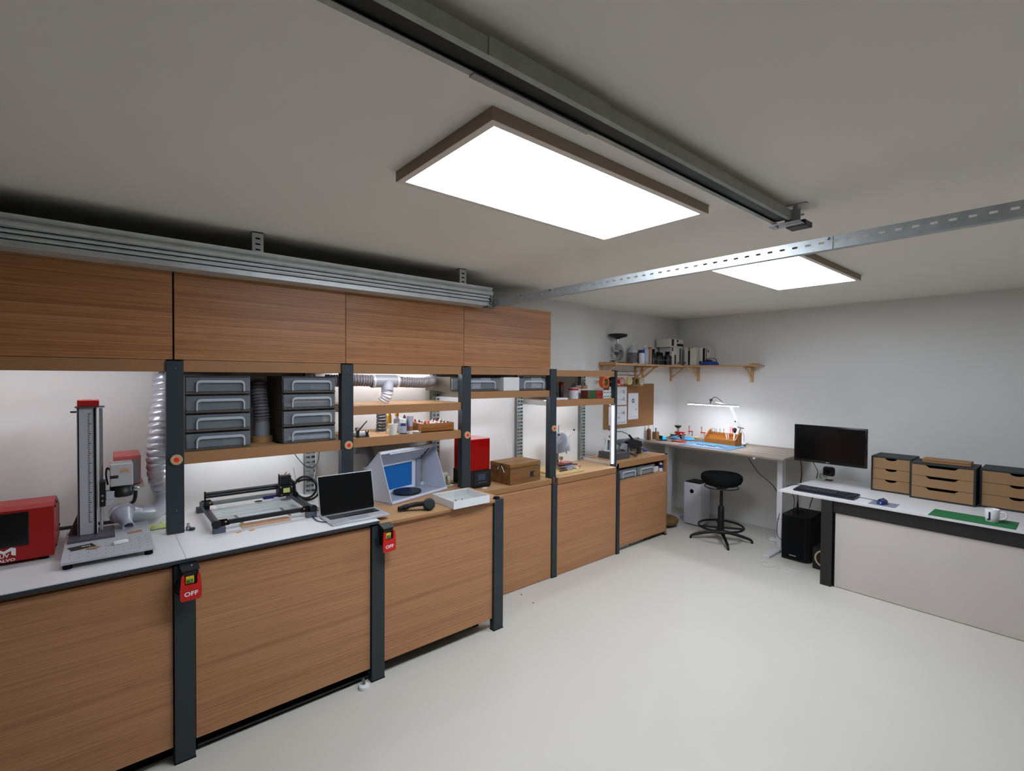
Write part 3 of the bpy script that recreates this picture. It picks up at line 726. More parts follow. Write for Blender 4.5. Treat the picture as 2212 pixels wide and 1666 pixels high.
B().lathe([(0, 0), (.022, 0), (.023, .01), (.023, .075), (.012, .088), (.010, .10), (0, .10)], (-3.06, 4.752, .709), 18).build('body', m_wplast, t)
B().lathe([(.0235, .035), (.0238, .036), (.0238, .075), (.0235, .076)], (-3.06, 4.752, .709), 18).build('label_band', mat('navy', (34, 40, 92), .5), t)

# ---- duct between the two drawer stacks
t = thing('exhaust_duct', 'dark grey duct standing on a wooden ring between the two drawer stacks', 'duct', (-3.25, .742, 1.341))
B().ring((-3.25, .745, 1.359), (0, 0, 1), .062, .045, .036).build('wooden_ring', mat('ring_wood', (170, 128, 84), .6, var=.08, vscale=50), t)
b = B().lathe([(.046, 0), (.046, .10), (.042, .12), (.040, .15)], (-3.25, .745, 1.342), 22); b.build('pipe', m_ductpipe, t)
hose(B(), [(-3.25, .745, 1.47), (-3.25, .74, 1.55), (-3.27, .735, 1.64), (-3.30, .74, 1.70)], .044, .018, .14).build('ribbed_hose', m_greyh, t)
tag(bx(-3.20, .80, 1.3405, -3.12, .84, 1.342).build('card_scrap', m_dark), 'thin dark scrap lying on the drawer shelf between the stacks', 'scrap')

# ---- duct with T piece in bay two
t = thing('vent_duct', 'ribbed grey duct with a T piece running under the top beam', 'duct', (-3.25, 1.6, 1.66))
hose(B(), [(-3.27, 1.136, 1.715), (-3.26, 1.20, 1.712), (-3.255, 1.32, 1.716), (-3.25, 1.46, 1.712)], .040, .019, .12).build('ribbed_hose', m_greyh, t)
hose(B(), [(-3.25, 1.64, 1.706), (-3.25, 1.75, 1.700), (-3.25, 1.86, 1.698), (-3.27, 1.94, 1.706), (-3.34, 1.962, 1.712)], .038, .020, .12).build('ribbed_hose', m_greyh, t)
b = B().lathe([(.045, 0), (.046, .005), (.046, .205), (.045, .21)], (-3.25, 1.445, 1.710), 24, (0, 1, 0)); b.build('tee_pipe', m_ductpipe, t)
b = B().tube(smooth_path([(-3.24, 1.565, 1.70), (-3.22, 1.555, 1.665), (-3.21, 1.55, 1.635)], 5), .042, 20); b.build('branch_pipe', m_ductpipe, t)
hose(B(), [(-3.21, 1.55, 1.64), (-3.21, 1.545, 1.61), (-3.22, 1.53, 1.580), (-3.225, 1.525, 1.568)], .039, .018, .16).build('foil_hose', m_foil, t)
for y in (1.46, 1.64): B().ring((-3.25, y, 1.709), (0, 1, 0), .048, .045, .012).build('foil_tape', m_foil, t)
t = thing('ribbed_hose', 'dark ribbed hose standing on the airbrush shelf behind the gold bottles', 'hose', (-3.28, 1.53, 1.345))
hose(B(), [(-3.30, 1.545, 1.346), (-3.29, 1.545, 1.42), (-3.285, 1.54, 1.49)], .036, .022, .16).build('hose', mat('dark_foil', (96, 98, 98), .35, .5, bump=.6, bscale=80), t)
tag(bx(-3.06, 1.235, 1.5525, -3.035, 1.27, 1.556).build('plastic_clip', m_wplast), 'tiny white clip at the left end of the empty shelf', 'clip')

# ---- airbrush shelf
Z = 1.3445
t = thing('airbrush_stand', 'black airbrush resting in a stand at the front of the shelf', 'airbrush', (-3.06, 1.29, Z))
b = B().box(-3.075, 1.262, Z, -3.045, 1.345, Z+.004); b.build('stand_base', m_black, t)
for y in (1.272, 1.335):
    b = B().prism([(y-.010, Z), (y+.010, Z), (y+.008, Z+.022), (y+.012, Z+.042), (y+.006, Z+.040), (y, Z+.026), (y-.006, Z+.040), (y-.012, Z+.042), (y-.008, Z+.022)], 'x', -3.066, -3.058); b.build('cradle', m_black, t)
b = B().cyl((-3.062, 1.265, Z+.03), (-3.062, 1.335, Z+.105), .0055, .0035, 10); b.build('airbrush_body', m_black, t)
B().lathe([(0, 0), (.007, .003), (.014, .012), (.015, .024), (.012, .024), (0, .01)], (-3.062, 1.268, Z+.040), 18).build('paint_cup', m_steel, t)
t = thing('mouse_shaped_case', 'small pale grey rounded case behind the airbrush stand', 'case', (-3.13, 1.30, Z))
B().box(-3.16, 1.245, Z, -3.10, 1.375, Z+.03, bv=.012, seg=3).build('case', mat('pale_grey', (188, 190, 196), .4), t)
def bottle(name, label, x, y, z, r, h, mb, cap=None, caph=.02, capr=None, neck=.5, group=None, cat='bottle', band=None, n=18, shoulder=.15):
    t = thing(name, label, cat, (x, y, z), 0, group); cr = capr or r*.5
    hs = h*(1-shoulder)
    B().lathe([(0, 0), (r*.93, 0), (r, h*.03), (r, hs*.96), (r*.93, hs), (cr*.9, h*.97), (cr*.85, h), (0, h)], (x, y, z), n).build('body', mb, t)
    if cap: B().lathe([(cr, 0), (cr, caph*.9), (cr*.9, caph), (0, caph)], (x, y, z+h), n).build('cap', cap, t)
    if band:
        B().lathe([(r*1.0, h*band[1]), (r*1.03, h*band[1]), (r*1.03, h*band[2]), (r*1.0, h*band[2])], (x, y, z), n).build('label_band', band[0], t)
    return t
m_gold = mat('gold_liquid', (198, 152, 52), .35); m_navy = mat('navy_liquid', (20, 38, 92), .3)
bottle('glass_jar', 'small clear jar with a black lid at the left end of the airbrush shelf', -3.12, 1.185, Z, .018, .040, m_acr, m_black, .012, .017, shoulder=.05)
bottle('paint_tube', 'tall gold bottle with a white foot behind the plastic cup', -3.19, 1.555, Z, .0165, .145, m_gold, m_wplast, .012, .008, band=(m_wplast, 0, .2))
bottle('paint_tube', 'gold and pale blue bottle between the cup and the dark blue bottle', -3.19, 1.615, Z, .0235, .115, mat('pale_blue', (182, 194, 214), .4), m_gold, .04, .014)
bottle('marker_pen', 'grey thick marker standing behind the dark blue bottle', -3.20, 1.68, Z, .0125, .12, mat('marker_grey', (78, 80, 80), .5), None)
bottle('red_capped_bottle', 'small dark bottle with a red cap behind the metallic tube', -3.23, 1.725, Z, .012, .09, m_black, m_redp, .018, .010)
t = thing('plastic_cup', 'white tapered plastic cup on the airbrush shelf', 'cup', (-3.065, 1.522, Z))
B().lathe([(0, 0), (.0235, 0), (.0335, .074), (.0322, .074), (.0225, .003), (0, .003)], (-3.065, 1.522, Z), 28).build('cup', mat('milky_plastic', (226, 222, 208), .5), t)
bottle('ink_bottle', 'dark blue bottle with a white cap beside the plastic cup', -3.075, 1.603, Z, .027, .075, m_navy, m_wplast, .030, .021, band=(mat('pale_label', (170, 172, 190), .6), .1, .75), shoulder=.2)
t = thing('cream_tube', 'silver and brown squeeze tube standing beside the blue bottle', 'tube', (-3.05, 1.645, Z))
B().lathe([(0, 0), (.016, 0), (.017, .006), (.017, .022), (0, .022)], (-3.05, 1.645, Z), 18).build('cap', m_wplast, t)
B().lathe([(.0175, .022), (.018, .053), (0, .053)], (-3.05, 1.645, Z), 18).build('brown_band', mat('brown_band', (146, 92, 62), .5), t)
b = B(); n = 18; prev = None
for k in range(5):
    f = k/4; cur = []
    for i in range(n):
        a = 2*PI*i/n; cur.append(b.bm.verts.new((-3.05+math.cos(a)*.018*(1-.92*f), 1.645+math.sin(a)*(.018+.008*f), Z+.053+.070*f)))
    if prev:
        for i in range(n): b._face([prev[i], prev[(i+1) % n], cur[(i+1) % n], cur[i]], True)
    prev = cur
b._face(prev); b.build('tube_body', mat('metallic_tube', (168, 172, 184), .3, .6), t)
tag(B().lathe([(0, 0), (.03, 0), (.040, .012), (.037, .012), (.028, .003), (0, .003)], (-3.075, 1.705, Z), 24).build('dish', m_wplast), 'small white dish lying left of the wooden crate', 'dish')
# crate with dropper bottles
t = thing('bottle_crate', 'brown wooden crate holding many small dropper bottles', 'crate', (-3.13, 1.87, Z))
cx0, cx1, cy0, cy1, ch = -3.235, -3.045, 1.735, 2.005, .062
bx(cx0, cy0, Z, cx1, cy1, Z+.006).build('bottom', m_brownwood, t)
for (a, c, d, e_) in ((cx0, cy0, cx1, cy0+.008), (cx0, cy1-.008, cx1, cy1), (cx0, cy0+.008, cx0+.008, cy1-.008), (cx1-.008, cy0+.008, cx1, cy1-.008)):
    bx(a, c, Z, d, e_, Z+ch, bv=.001).build('side_board', m_brownwood, t)
random.seed(11)
cols = [('white', m_wplast), ('pink', mat('pinkish', (214, 128, 112), .5)), ('amber', mat('amber', (196, 142, 86), .3)), ('grey', mat('grey_b', (132, 140, 148), .4)), ('clear', m_acr), ('black', m_black)]
k = 0
for r_ in range(4):
    for c_ in range(7):
        x = cx1-.028-r_*.042+random.uniform(-.003, .003); y = cy0+.030+c_*.036+random.uniform(-.003, .003)
        cn, cm = cols[random.choice([0, 0, 0, 1, 2, 3, 4, 5, 0, 3])] if r_ else cols[random.choice([0, 0, 2, 4])]
        h = random.uniform(.034, .046)+.006*r_
        rowl = ['front', 'second', 'third', 'back'][r_]; coll = ['leftmost', 'second', 'third', 'middle', 'fifth', 'sixth', 'rightmost'][c_]
        q = thing('dropper_bottle', 'small %s dropper bottle, %s in the %s row of the crate' % (cn, coll, rowl), 'bottle', (x, y, Z+.006), 0, 'dropper bottles in the crate')
        B().lathe([(0, 0), (.011, 0), (.012, .004), (.012, h*.8), (.007, h), (0, h)], (x, y, Z+.006), 10).build('body', cm, q)
        tip = m_wplast if random.random() < .75 else random.choice([m_redp, m_black, cols[1][1]])
        B().lathe([(.008, 0), (.007, .008), (.0022, .018), (0, .019)], (x, y, Z+.006+h), 10).build('tip', tip, q)
        k += 1

# ---- laser engraver frame
XA, XB_, YA, YB_ = -2.915, -3.40, .455, .925      # frame extents (front/back, left/right)
t = thing('laser_engraver', 'black rail frame of a laser engraver on grey feet with a glass sheet', 'laser machine', (-3.15, .69, .926))
m_ft = mat('foot_grey', (86, 88, 100), .6)
for (x, y) in ((-2.905, .462), (-2.900, .925), (-3.40, .452), (-3.40, .922)):
    bx(x-.020, y-.028, .926, x+.020, y+.028, .958, bv=.002).build('foot', m_ft, t)
for y in (.452, .930):
    b = B().box(XB_-.01, y-.011, .958, XA, y+.011, .988, bv=.002).box(XB_, y-.004, .966, XA+.001, y+.0125, .972); b.build('side_rail', m_black, t)
b = B().box(XA-.012, YA+.03, .960, XA+.008, YB_-.03, .983, bv=.002); b.build('front_rail', m_black, t)
b = B().box(XB_-.008, YA, .960, XB_+.012, YB_, .983, bv=.002); b.build('rear_rail', m_black, t)
for (x, y, s) in ((XA, YA, 1), (XA, YB_, -1), (XB_, YA, 1), (XB_, YB_, -1)):
    b = B().prism([(y-s*.004, .958), (y+s*.055, .958), (y+s*.055, .975), (y+s*.042, .992), (y-s*.004, .992)], 'x', x+.006 if x > -3.1 else x-.012, x+.012 if x > -3.1 else x-.006); b.build('corner_plate', m_blackm, t)
    bl = B().cyl((x+.0125, y+s*.038, .978), (x+.015, y+s*.038, .978), .005, n=10); bl.build('bolt', mat('brass', (200, 170, 90), .3, .9), t)
for y in (.448, .935):
    b = B().cyl((XA+.010, y, .975), (XA+.034, y, .975), .021, n=16); b.build('knob', m_black, t)
# gantry beam with uprights
for y in (.452, .930):
    b = B().box(-3.245, y-.014, .988, -3.195, y+.012, 1.010, bv=.002).box(-3.225, y-.012, 1.01, -3.212, y-.004, 1.082); b.build('gantry_end', m_blackm, t)
b = B().cyl((-3.22, .44, 1.068), (-3.22, .935, 1.068), .010, n=10).box(-3.228, .445, 1.045, -3.212, .93, 1.056); b.build('gantry_beam', m_black, t)
b = B().box(-3.24, .822, 1.000, -3.175, .905, 1.075, bv=.003); hd = b.build('tool_head', m_black, t)
b = B().box(-3.21, .832, 1.075, -3.165, .892, 1.132, bv=.005); b.build('stepper_motor', m_black, hd)
bx(-3.164, .845, 1.028, -3.160, .882, 1.055).build('warning_label', mat('label_lime', (206, 206, 120), .5), hd)
bx(-3.205, .826, 1.075, -3.198, .832, 1.140).build('post', mat('violet_anodised', (92, 64, 96), .4, .5), hd)
b = B()
for (y, z) in ((.832, 1.062), (.895, 1.058), (.838, 1.015), (.89, 1.01)): b.cyl((-3.176, y, z), (-3.168, y, z), .005, n=8)
o = b.build('bolt_heads', m_steel, hd); o['kind'] = 'stuff'
b = B().box(-3.19, .845, 1.12, -3.18, .86, 1.135).cyl((-3.19, .87, 1.12), (-3.17, .885, 1.143), .003).cyl((-3.19, .855, 1.13), (-3.18, .87, 1.15), .003); b.build('wires', mat('copper', (190, 120, 70), .4, .6), hd)
b = B().box(-3.21, .80, .990, -3.17, .86, 1.0).cyl((-3.18, .78, .992), (-3.16, .86, 1.004), .003); b.build('nozzle_bar', m_alu, hd)
bx(-3.235, .745, .993, -3.205, .822, 1.012, bv=.002).build('blue_bracket', mat('deep_blue', (26, 24, 90), .4), hd)
ur = Vector((.645, .764, 0))
def loop(c, rad, a0, a1, n=14, sq=1.): return [tuple(Vector(c)+ur*rad*math.cos(math.radians(a0+(a1-a0)*i/n))+Vector((0, 0, 1))*rad*sq*math.sin(math.radians(a0+(a1-a0)*i/n))) for i in range(n+1)]
B().tube(smooth_path([(-3.20, .895, 1.10), (-3.19, .915, 1.07)]+loop((-3.26, 1.005, 1.022), .070, 200, 520), 5), .0075, 10).build('sleeved_cable', m_black, t)
B().tube(smooth_path(loop((-3.26, 1.01, 1.005), .084, 130, -110, sq=.8), 5), .0075, 10).build('sleeved_cable', m_black, t)
b = B().cyl((-3.21, .935, 1.06), (-3.22, .92, 1.165), .0012, n=5); b.build('antenna_wire', m_black, t)
tag(bx(XB_+.02, .500, .9845, XA-.006, .882, .9885).build('glass_sheet', m_glass), 'sheet of glass lying across the engraver frame', 'glass sheet')
b = B().lathe([(0, 0), (.022, 0), (.022, .001), (0, .001)], (-3.20, .715, .989), 24); tag(b.build('disc', m_ink), 'small black disc lying on the glass sheet', 'disc')
t = thing('work_sheet', 'white sheet with brown border lying under the glass', 'sheet', (-3.12, .70, .926))
bx(-3.20, .60, .926, -3.00, .83, .9275).build('sheet', m_paper, t)
b = B().box(-3.20, .583, .926, -3.00, .598, .928).box(-3.20, .832, .926, -3.00, .847, .928); b.build('border_strip', mat('muted_brown', (126, 104, 98), .7), t)
tag(bx(-3.38, .50, .9262, -3.27, .90, .9272).build('grey_sheet', mat('grey_glassy', (200, 206, 206), .4)), 'pale grey strip lying under the rear of the glass', 'sheet')
tag(bx(-2.99, .572, .926, -2.902, .818, .930, rot=R3('Z', -1)).build('plywood_board', mat('plywood', (196, 152, 116), .6, var=.06, vscale=40)), 'thin plywood board under the front rail of the engraver', 'board')
for (x, y, l) in ((-2.845, .545, 'left of two tiny orange wood chips in front of the engraver'), (-2.838, .605, 'right of two tiny orange wood chips in front of the engraver')):
    tag(bx(x-.008, y-.014, .926, x+.006, y+.012, .929, rot=R3('Z', 25)).build('wood_chip', mat('orange_chip', (212, 140, 84), .6)), l, 'wood scrap')
cable('cable', 'black cable looping down from the drawer shelf against the white wall', [(-3.45, .96, 1.275), (-3.45, 1.01, 1.19), (-3.45, 1.06, 1.13), (-3.445, 1.11, 1.115), (-3.44, 1.145, 1.15), (-3.44, 1.155, 1.22), (-3.43, 1.19, 1.275)], .0028)
cable('cable', 'thin white cable hanging beside the perforated upright', [(-3.44, 1.125, 1.275), (-3.44, 1.13, 1.18), (-3.445, 1.13, 1.10), (-3.43, 1.115, 1.03), (-3.42, 1.12, .935)], .0022, m_wplast)
cable('cable', 'black lead lying on the white top between engraver and laptop', [(-3.10, .98, .93), (-3.02, 1.02, .932), (-2.97, .96, .931), (-2.90, .935, .931), (-2.80, .92, .931), (-2.74, .935, .931), (-2.72, .965, .933)], .0028)

# ---- laptop
t = thing('laptop', 'open silver laptop with a black screen on the white worktop', 'laptop', (-2.735, 1.12, .9265), math.radians(0))
m_lap = mat('laptop_silver', (196, 198, 202), .35, .5)
b = B().box(-2.835, .953, .9265, -2.632, 1.292, .9385, bv=.004, seg=2); ba = b.build('base', m_lap, t)
bx(-2.802, .975, .9386, -2.725, 1.270, .9390).build('keyboard_well', m_blackm, ba)
b = B(); 
for r_ in range(6):
    yy = .978; 
    for c_ in range(14):
        if r_ == 0 and 3 < c_ < 9: continue
        b.box(-2.726-r_*.0125-.0105, yy, .939, -2.726-r_*.0125-.001, yy+.0185, .9402); yy += .0209
b.box(-2.7365, 1.062, .939, -2.727, 1.162, .9402)
o = b.build('keys', mat('key_black', (14, 14, 15), .3, spec=.8), ba); o['kind'] = 'stuff'
bx(-2.706, 1.065, .9386, -2.640, 1.180, .9388).build('trackpad', mat('trackpad', (150, 152, 158), .3), ba)
B().cyl((-2.838, .965, .9405), (-2.838, 1.28, .9405), .005, n=10).build('hinge', m_blackm, t)
th_ = math.radians(13); ca, sa = math.cos(th_), math.sin(th_)
def lidp(u, th0): return None
rotl = Matrix.Rotation(-th_, 3, 'Y')
cz = .9405+.111*ca; cxx = -2.842-.111*sa
b = B().box(cxx-.003, .955, cz-.111, cxx+.003, 1.290, cz+.111, rot=rotl, bv=.002); ld = b.build('lid', m_lap, t)
b = B().box(cxx+.0032, .960, cz-.106, cxx+.0042, 1.285, cz+.107, rot=rotl); b.build('screen', m_scr, ld)

# ---- spray booth (local: x right, y back)
t = thing('spray_booth', 'white folding airbrush spray booth with a blue filter', 'spray booth', (-2.90, 1.437, .906), math.radians(107.1))
m_bth = mat('booth_white', (206, 210, 222), .45); Wd = .545
side = [(0, 0), (.012, 0), (.25, 0), (.25, .21), (.13, .33), (.12, .33)]
for xx in (0, Wd-.004):
    b = B().prism(side, 'x', xx, xx+.004); sd = b.build('side_wing', m_bth, t, world=False)
    b = B()
    for q in range(9): b.box(xx-.0006, .02+q*.027, .004, xx+.0046, .021+q*.027, min(.20, .03+q*.035))
    b.build('wing_ribs', mat('booth_line', (190, 194, 206), .5), sd, world=False)
b = B().prism([(.12, .328), (.13, .335), (.255, .212), (.248, .206)], 'x', 0, Wd); b.build('hood', m_bth, t, world=False)
b = B().box(.0, .112, .318, Wd, .134, .336, bv=.002).box(.09, .118, .308, Wd-.03, .128, .318); b.build('hood_rail', mat('booth_bright', (226, 232, 244), .4), t, world=False)
b = B().box(0, 0, 0.003, Wd, .26, .010); b.build('floor_tray', mat('booth_grey', (160, 166, 178), .4), t, world=False)
b = B().box(0, .0, .010, Wd, .008, .022); b.build('front_edge', m_bth, t, world=False)
b = B().box(.004, .235, .010, Wd-.004, .25, .030).box(.42, .235, .03, .455, .25, .215).box(.004, .235, .205, .455, .25, .215); b.build('filter_frame', m_bth, t, world=False)
b = B().box(.004, .242, .030, .42, .25, .205); b.build('blue_filter', mat('blue_filter', (14, 98, 170), .9, var=.12, vscale=120, bump=.5, bscale=400), t, world=False)
b = B().box(.455, .222, .010, .50, .25, .215, bv=.001).prism([(.225, .20), (.245, .205), (.135, .322), (.122, .318)], 'x', .500, .506); b.build('grey_hinge', mat('booth_hinge', (136, 144, 160), .4), t, world=False)
b = B()
for q in range(3): b.box(.498, .205-q*.03, .232+q*.03, .4995, .215-q*.03, .242+q*.03)
b.build('hinge_slots', m_ink, t, world=False)
b = B().box(.05, .25, .03, .49, .34, .205, bv=.004); b.build('fan_box', mat('booth_shade', (180, 182, 186), .5), t, world=False)
t = thing('turntable', 'round black turntable inside the spray booth', 'turntable', (-3.113, 1.657, .9165))
b = B().lathe([(0, 0), (.085, 0), (.098, .006), (.100, .012), (.098, .018), (0, .018)], (-3.113, 1.657, .9165), 40); b.build('disc', mat('turntable_navy', (26, 30, 40), .45), t)
B().lathe([(0, .018), (.012, .018), (.012, .0195), (0, .0195)], (-3.113, 1.657, .9165), 16).build('centre_pin', m_black, t)
# duct elbow behind the booth
t = thing('extractor_pipe', 'dark grey extractor elbow in the shade behind the spray booth', 'pipe', (-3.43, 1.52, .907))
b = B().tube(smooth_path([(-3.40, 1.50, 1.10), (-3.41, 1.50, 1.16), (-3.41, 1.47, 1.21), (-3.42, 1.40, 1.225)], 5), .045, 16); b.build('elbow', m_ductpipe, t)
B().cyl((-3.40, 1.50, .907), (-3.40, 1.50, 1.11), .043).build('pipe', m_ductpipe, t)

# ---- headphones lying on the bench
t = thing('headphones', 'black folding headphones lying at the front edge of the bench', 'headphones', (-2.69, 1.50, .907))
hc = Vector((-2.655, 1.565, .944)); ax = Vector((.80, -.28, .30)).normalized()
B().lathe([(0, -.024), (.033, -.024), (.038, -.010), (.038, .006), (.034, .014), (.012, .017), (0, .017)], hc, 28, ax).build('ear_cup', m_black, t)
B().lathe([(.030, .0145), (.030, .018), (0, .0185)], hc, 28, ax).build('cup_cover', mat('soft_black', (30, 31, 33), .35), t)
b = B().tube(smooth_path([(-2.665, 1.545, .95), (-2.70, 1.50, .945), (-2.72, 1.455, .937), (-2.735, 1.425, .930)], 5), .015, 10); b.build('arm', m_black, t)
b = B().box(-2.752, 1.395, .913, -2.722, 1.435, .938, bv=.005, rot=R3('Z', 18)).box(-2.735, 1.425, .918, -2.712, 1.46, .938, bv=.003, rot=R3('Z', 18)); b.build('band_end', m_black, t)
b = B().tube(smooth_path([(-2.735, 1.40, .915), (-2.71, 1.47, .909), (-2.68, 1.53, .909), (-2.66, 1.56, .915)], 6), .004, 8); b.build('headband', m_black, t)

# ---- white acrylic tray (local frame slightly turned)
t = thing('acrylic_tray', 'square white and clear acrylic tray hanging over the bench edge', 'tray', (-2.580, 1.690, .907))
def tp(u, v): return (-2.562-.225*v*.0-.0, 0, 0)
x0t, x1t, y0t, y1t, zt0, zt1 = -2.83, -2.565, 1.690, 1.975, .9075, .957
bx(x0t, y0t, zt0, x1t, y1t, zt0+.004).build('bottom', m_wplast, t)
for (a, c, d, e_, nm) in ((x0t, y0t, x1t, y0t+.004, 's'), (x0t, y1t-.004, x1t, y1t, 's'), (x0t, y0t+.004, x0t+.004, y1t-.004, 's'), (x1t-.004, y0t, x1t, y1t, 'f')):
    bx(a, c, zt0, d, e_, zt1).build('side_wall', m_wplast, t)
bx(x0t+.005, y0t+.005, zt1-.006, x1t-.005, y1t-.005, zt1-.003).build('clear_cover', m_acr, t)
b = B().box(-2.72, 1.80, .9115, -2.70, 1.803, .925).box(-2.70, 1.84, .9115, -2.69, 1.843, .93); b.build('small_bits', m_ink, t)

# ---- tape dispenser
t = thing('tape_dispenser', 'cream tape dispenser right of the spray booth', 'tape dispenser', (-3.17, 2.02, .907))
b = B().box(-3.22, 2.0, .907, -3.13, 2.06, .915, bv=.002).box(-3.22, 1.99, .915, -3.19, 2.05, 1.0, bv=.003); b.build('body', m_beige, t)
B().ring((-3.165, 2.03, .950), (.3, 1, 0), .036, .018, .02).build('roll', mat('cream_tape', (176, 170, 146), .6), t)
cable('cable', 'short black plug lead lying between tape dispenser and red printer', [(-3.22, 2.05, .925), (-3.20, 2.09, .912), (-3.18, 2.12, .912), (-3.17, 2.125, .925)], .004)

# ---- red resin printer
t = thing('resin_printer', 'small resin printer with a transparent red cover and black base', 'printer', (-3.21, 2.31, .861))
X0, X1, Y0, Y1p = -3.335, -3.105, 2.192, 2.400
b = B().prism([(X0, .868), (X1, .868), (X1+.004, .90), (X1-.006, 1.0), (X0, 1.0)], 'y', Y0, Y1p); ba = b.build('base', m_black, t)
m_redacr = mat('red_acrylic', (176, 10, 8), .12, trans=.35, ior=1.2, coat=.3)
b = B().box(X0+.004, Y0+.004, 1.002, X1-.008, Y1p-.004, 1.248, bv=.002); b.build('cover', m_redacr, t)['label'] = 'transparent red cover'
bx(X0+.004, Y0+.004, 1.248, X1-.008, Y1p-.004, 1.252).build('cover_top', mat('pink_top', (214, 128, 128), .2), t)
b = B().box(X1-.003, 2.235, .885, X1+.004, 2.375, .985, bv=.002); b.build('front_panel', mat('panel_black', (28, 28, 30), .5), ba)
bx(X1+.0035, 2.268, .922, X1+.0052, 2.342, .972).build('display', mat('display_blue_grey', (58, 68, 86), .2), ba)
text('ELEGOO MARS 2', .0115, (X1+.0055, 2.315, .905), RX, m_greyink, ba, name='lettering')
for (x, y) in ((X1-.01, 2.22), (X1-.01, 2.385), (X0+.02, 2.22), (X0+.02, 2.385)): B().cyl((x, y, .861), (x, y, .869), .01, n=10).build('foot', m_blackm, t)
tag(bx(-3.08, 2.29, .8615, -3.06, 2.33, .868).build('usb_stick', m_wplast), 'white stick lying in front of the red printer', 'memory stick')

# ---- wooden box with latches
t = thing('latched_box', 'brown wooden box with a lid, latches and a red button', 'wooden box', (-3.14, 2.70, .861), math.radians(3))
Lx0, Lx1, Ly0, Ly1 = -.135, .115, -.175, .180
b = B().box(Lx0, Ly0, .001, Lx1, Ly1, .130, bv=.002); bd = b.build('body', m_boxwood, t, world=False)
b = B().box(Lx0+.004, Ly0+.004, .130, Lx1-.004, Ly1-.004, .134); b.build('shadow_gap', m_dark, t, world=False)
b = B().box(Lx0-.001, Ly0-.001, .134, Lx1+.001, Ly1+.001, .170, bv=.002); b.build('lid', m_boxwood, t, world=False)
B().cyl((Lx1, -.115, .045), (Lx1+.003, -.115, .045), .009, n=14).build('red_button', m_redp, bd, world=False)
bx(Lx1, .055, .042, Lx1+.002, .110, .088).build('display', m_ink, bd, world=False)
bx(Lx1+.002, .098, .048, Lx1+.003, .104, .08).build('display_bar', mat('tan_bar', (170, 140, 100), .5), bd, world=False)
def latch(x, y, sx):
    b = B().box(x-.004, y-.012, .10, x+.004, y+.012, .118, bv=.001).cyl((x, y-.014, .122), (x, y+.014, .150), .0025).cyl((x, y+.014, .118), (x, y-.012, .146), .0025).cyl((x, y-.014, .148), (x, y+.014, .148), .0025)
    b.build('latch', m_steel, t, world=False)
latch(-.02, Ly0-.006, 1); 
b = B().box(Lx1, .14, .125, Lx1+.006, .165, .14, bv=.001).cyl((Lx1+.005, .145, .145), (Lx1+.008, .178, .148), .0017).cyl((Lx1+.005, .165, .133), (Lx1+.008, .185, .152), .0017); b.build('latch', m_steel, t, world=False)
b = B().box(.02, Ly0-.008, .11, .04, Ly0, .128, bv=.001).cyl((.05, Ly0-.008, .10), (.02, Ly0-.010, .15), .0025).cyl((.06, Ly0-.008, .14), (.03, Ly0-.010, .12), .0025); b.build('latch', m_steel, t, world=False)

# ---- small drill press and its board
tag(bx(-3.42, 3.08, .862, -3.04, 3.46, .880, bv=.002).build('drill_board', mat('pale_board', (206, 178, 126), .55, var=.05, vscale=30)), 'pale wooden board carrying the drill press', 'board')
t = thing('drill_press', 'small silver drill press with a ball ended lever', 'drill press', (-3.26, 3.32, .8805))
m_cast = mat('silver_paint', (176, 180, 188), .28, .55)
B().cyl((-3.30, 3.355, .8805), (-3.30, 3.355, 1.06), .020, n=20).build('column', m_steel, t)
pr = [(3.285, 1.025), (3.285, 1.12), (3.305, 1.165), (3.315, 1.205), (3.345, 1.218), (3.385, 1.212), (3.42, 1.175), (3.455, 1.14), (3.46, 1.03), (3.42, 1.035), (3.36, 1.035), (3.345, 1.022)]
b = B().prism(pr, 'x', -3.30, -3.22); 
bmesh.ops.bevel(b.bm, geom=b.bm.edges[:], offset=.008, segments=2, affect='EDGES', profile=.6)
for f in b.bm.faces: f.smooth = True
b.build('head', m_cast, t)
b = B().prism([(3.295, 1.03), (3.295, 1.11), (3.335, 1.14), (3.335, 1.03)], 'x', -3.222, -3.212); b.build('belt_cover', mat('cover_grey', (138, 142, 150), .35, .4), t)
B().cyl((-3.27, 3.345, 1.20), (-3.27, 3.345, 1.285), .004).build('depth_rod', m_steel, t)
B().cyl((-3.25, 3.45, 1.145), (-3.24, 3.525, 1.225), .004).build('lever', m_steel, t)
B().lathe([(0, -.011), (.008, -.008), (.011, 0), (.008, .008), (0, .011)], (-3.24, 3.53, 1.230), 14).build('lever_knob', m_black, t)
B().lathe([(0, -.011), (.009, -.008), (.012, 0), (.009, .008), (0, .011)], (-3.23, 3.31, 1.200), 14).build('knob', m_black, t)
B().cyl((-3.25, 3.435, 1.005), (-3.25, 3.435, 1.036), .006).build('chuck', m_steel, t)
b = B().box(-3.26, 3.345, .955, -3.235, 3.375, .985, bv=.002); b.build('brass_block', mat('brass', (200, 170, 90), .3, .9), t)
B().cyl((-3.25, 3.362, .905), (-3.25, 3.362, .985), .004).build('spindle', m_steel, t)
t = thing('cross_vice', 'grey machine vice with reddish jaws and black screws on the drill board', 'vice', (-3.18, 3.35, .8805))
b = B().box(-3.21, 3.29, .8805, -3.10, 3.37, .905, bv=.003).box(-3.23, 3.26, .905, -3.12, 3.42, .915, bv=.002); b.build('base', m_cast, t)
bx(-3.22, 3.25, .928, -3.14, 3.33, .935, bv=.002).build('jaw', mat('maroon', (120, 36, 40), .5), t)
bx(-3.24, 3.32, .932, -3.16, 3.43, .940, bv=.002).build('jaw', mat('rose', (186, 120, 112), .5), t)
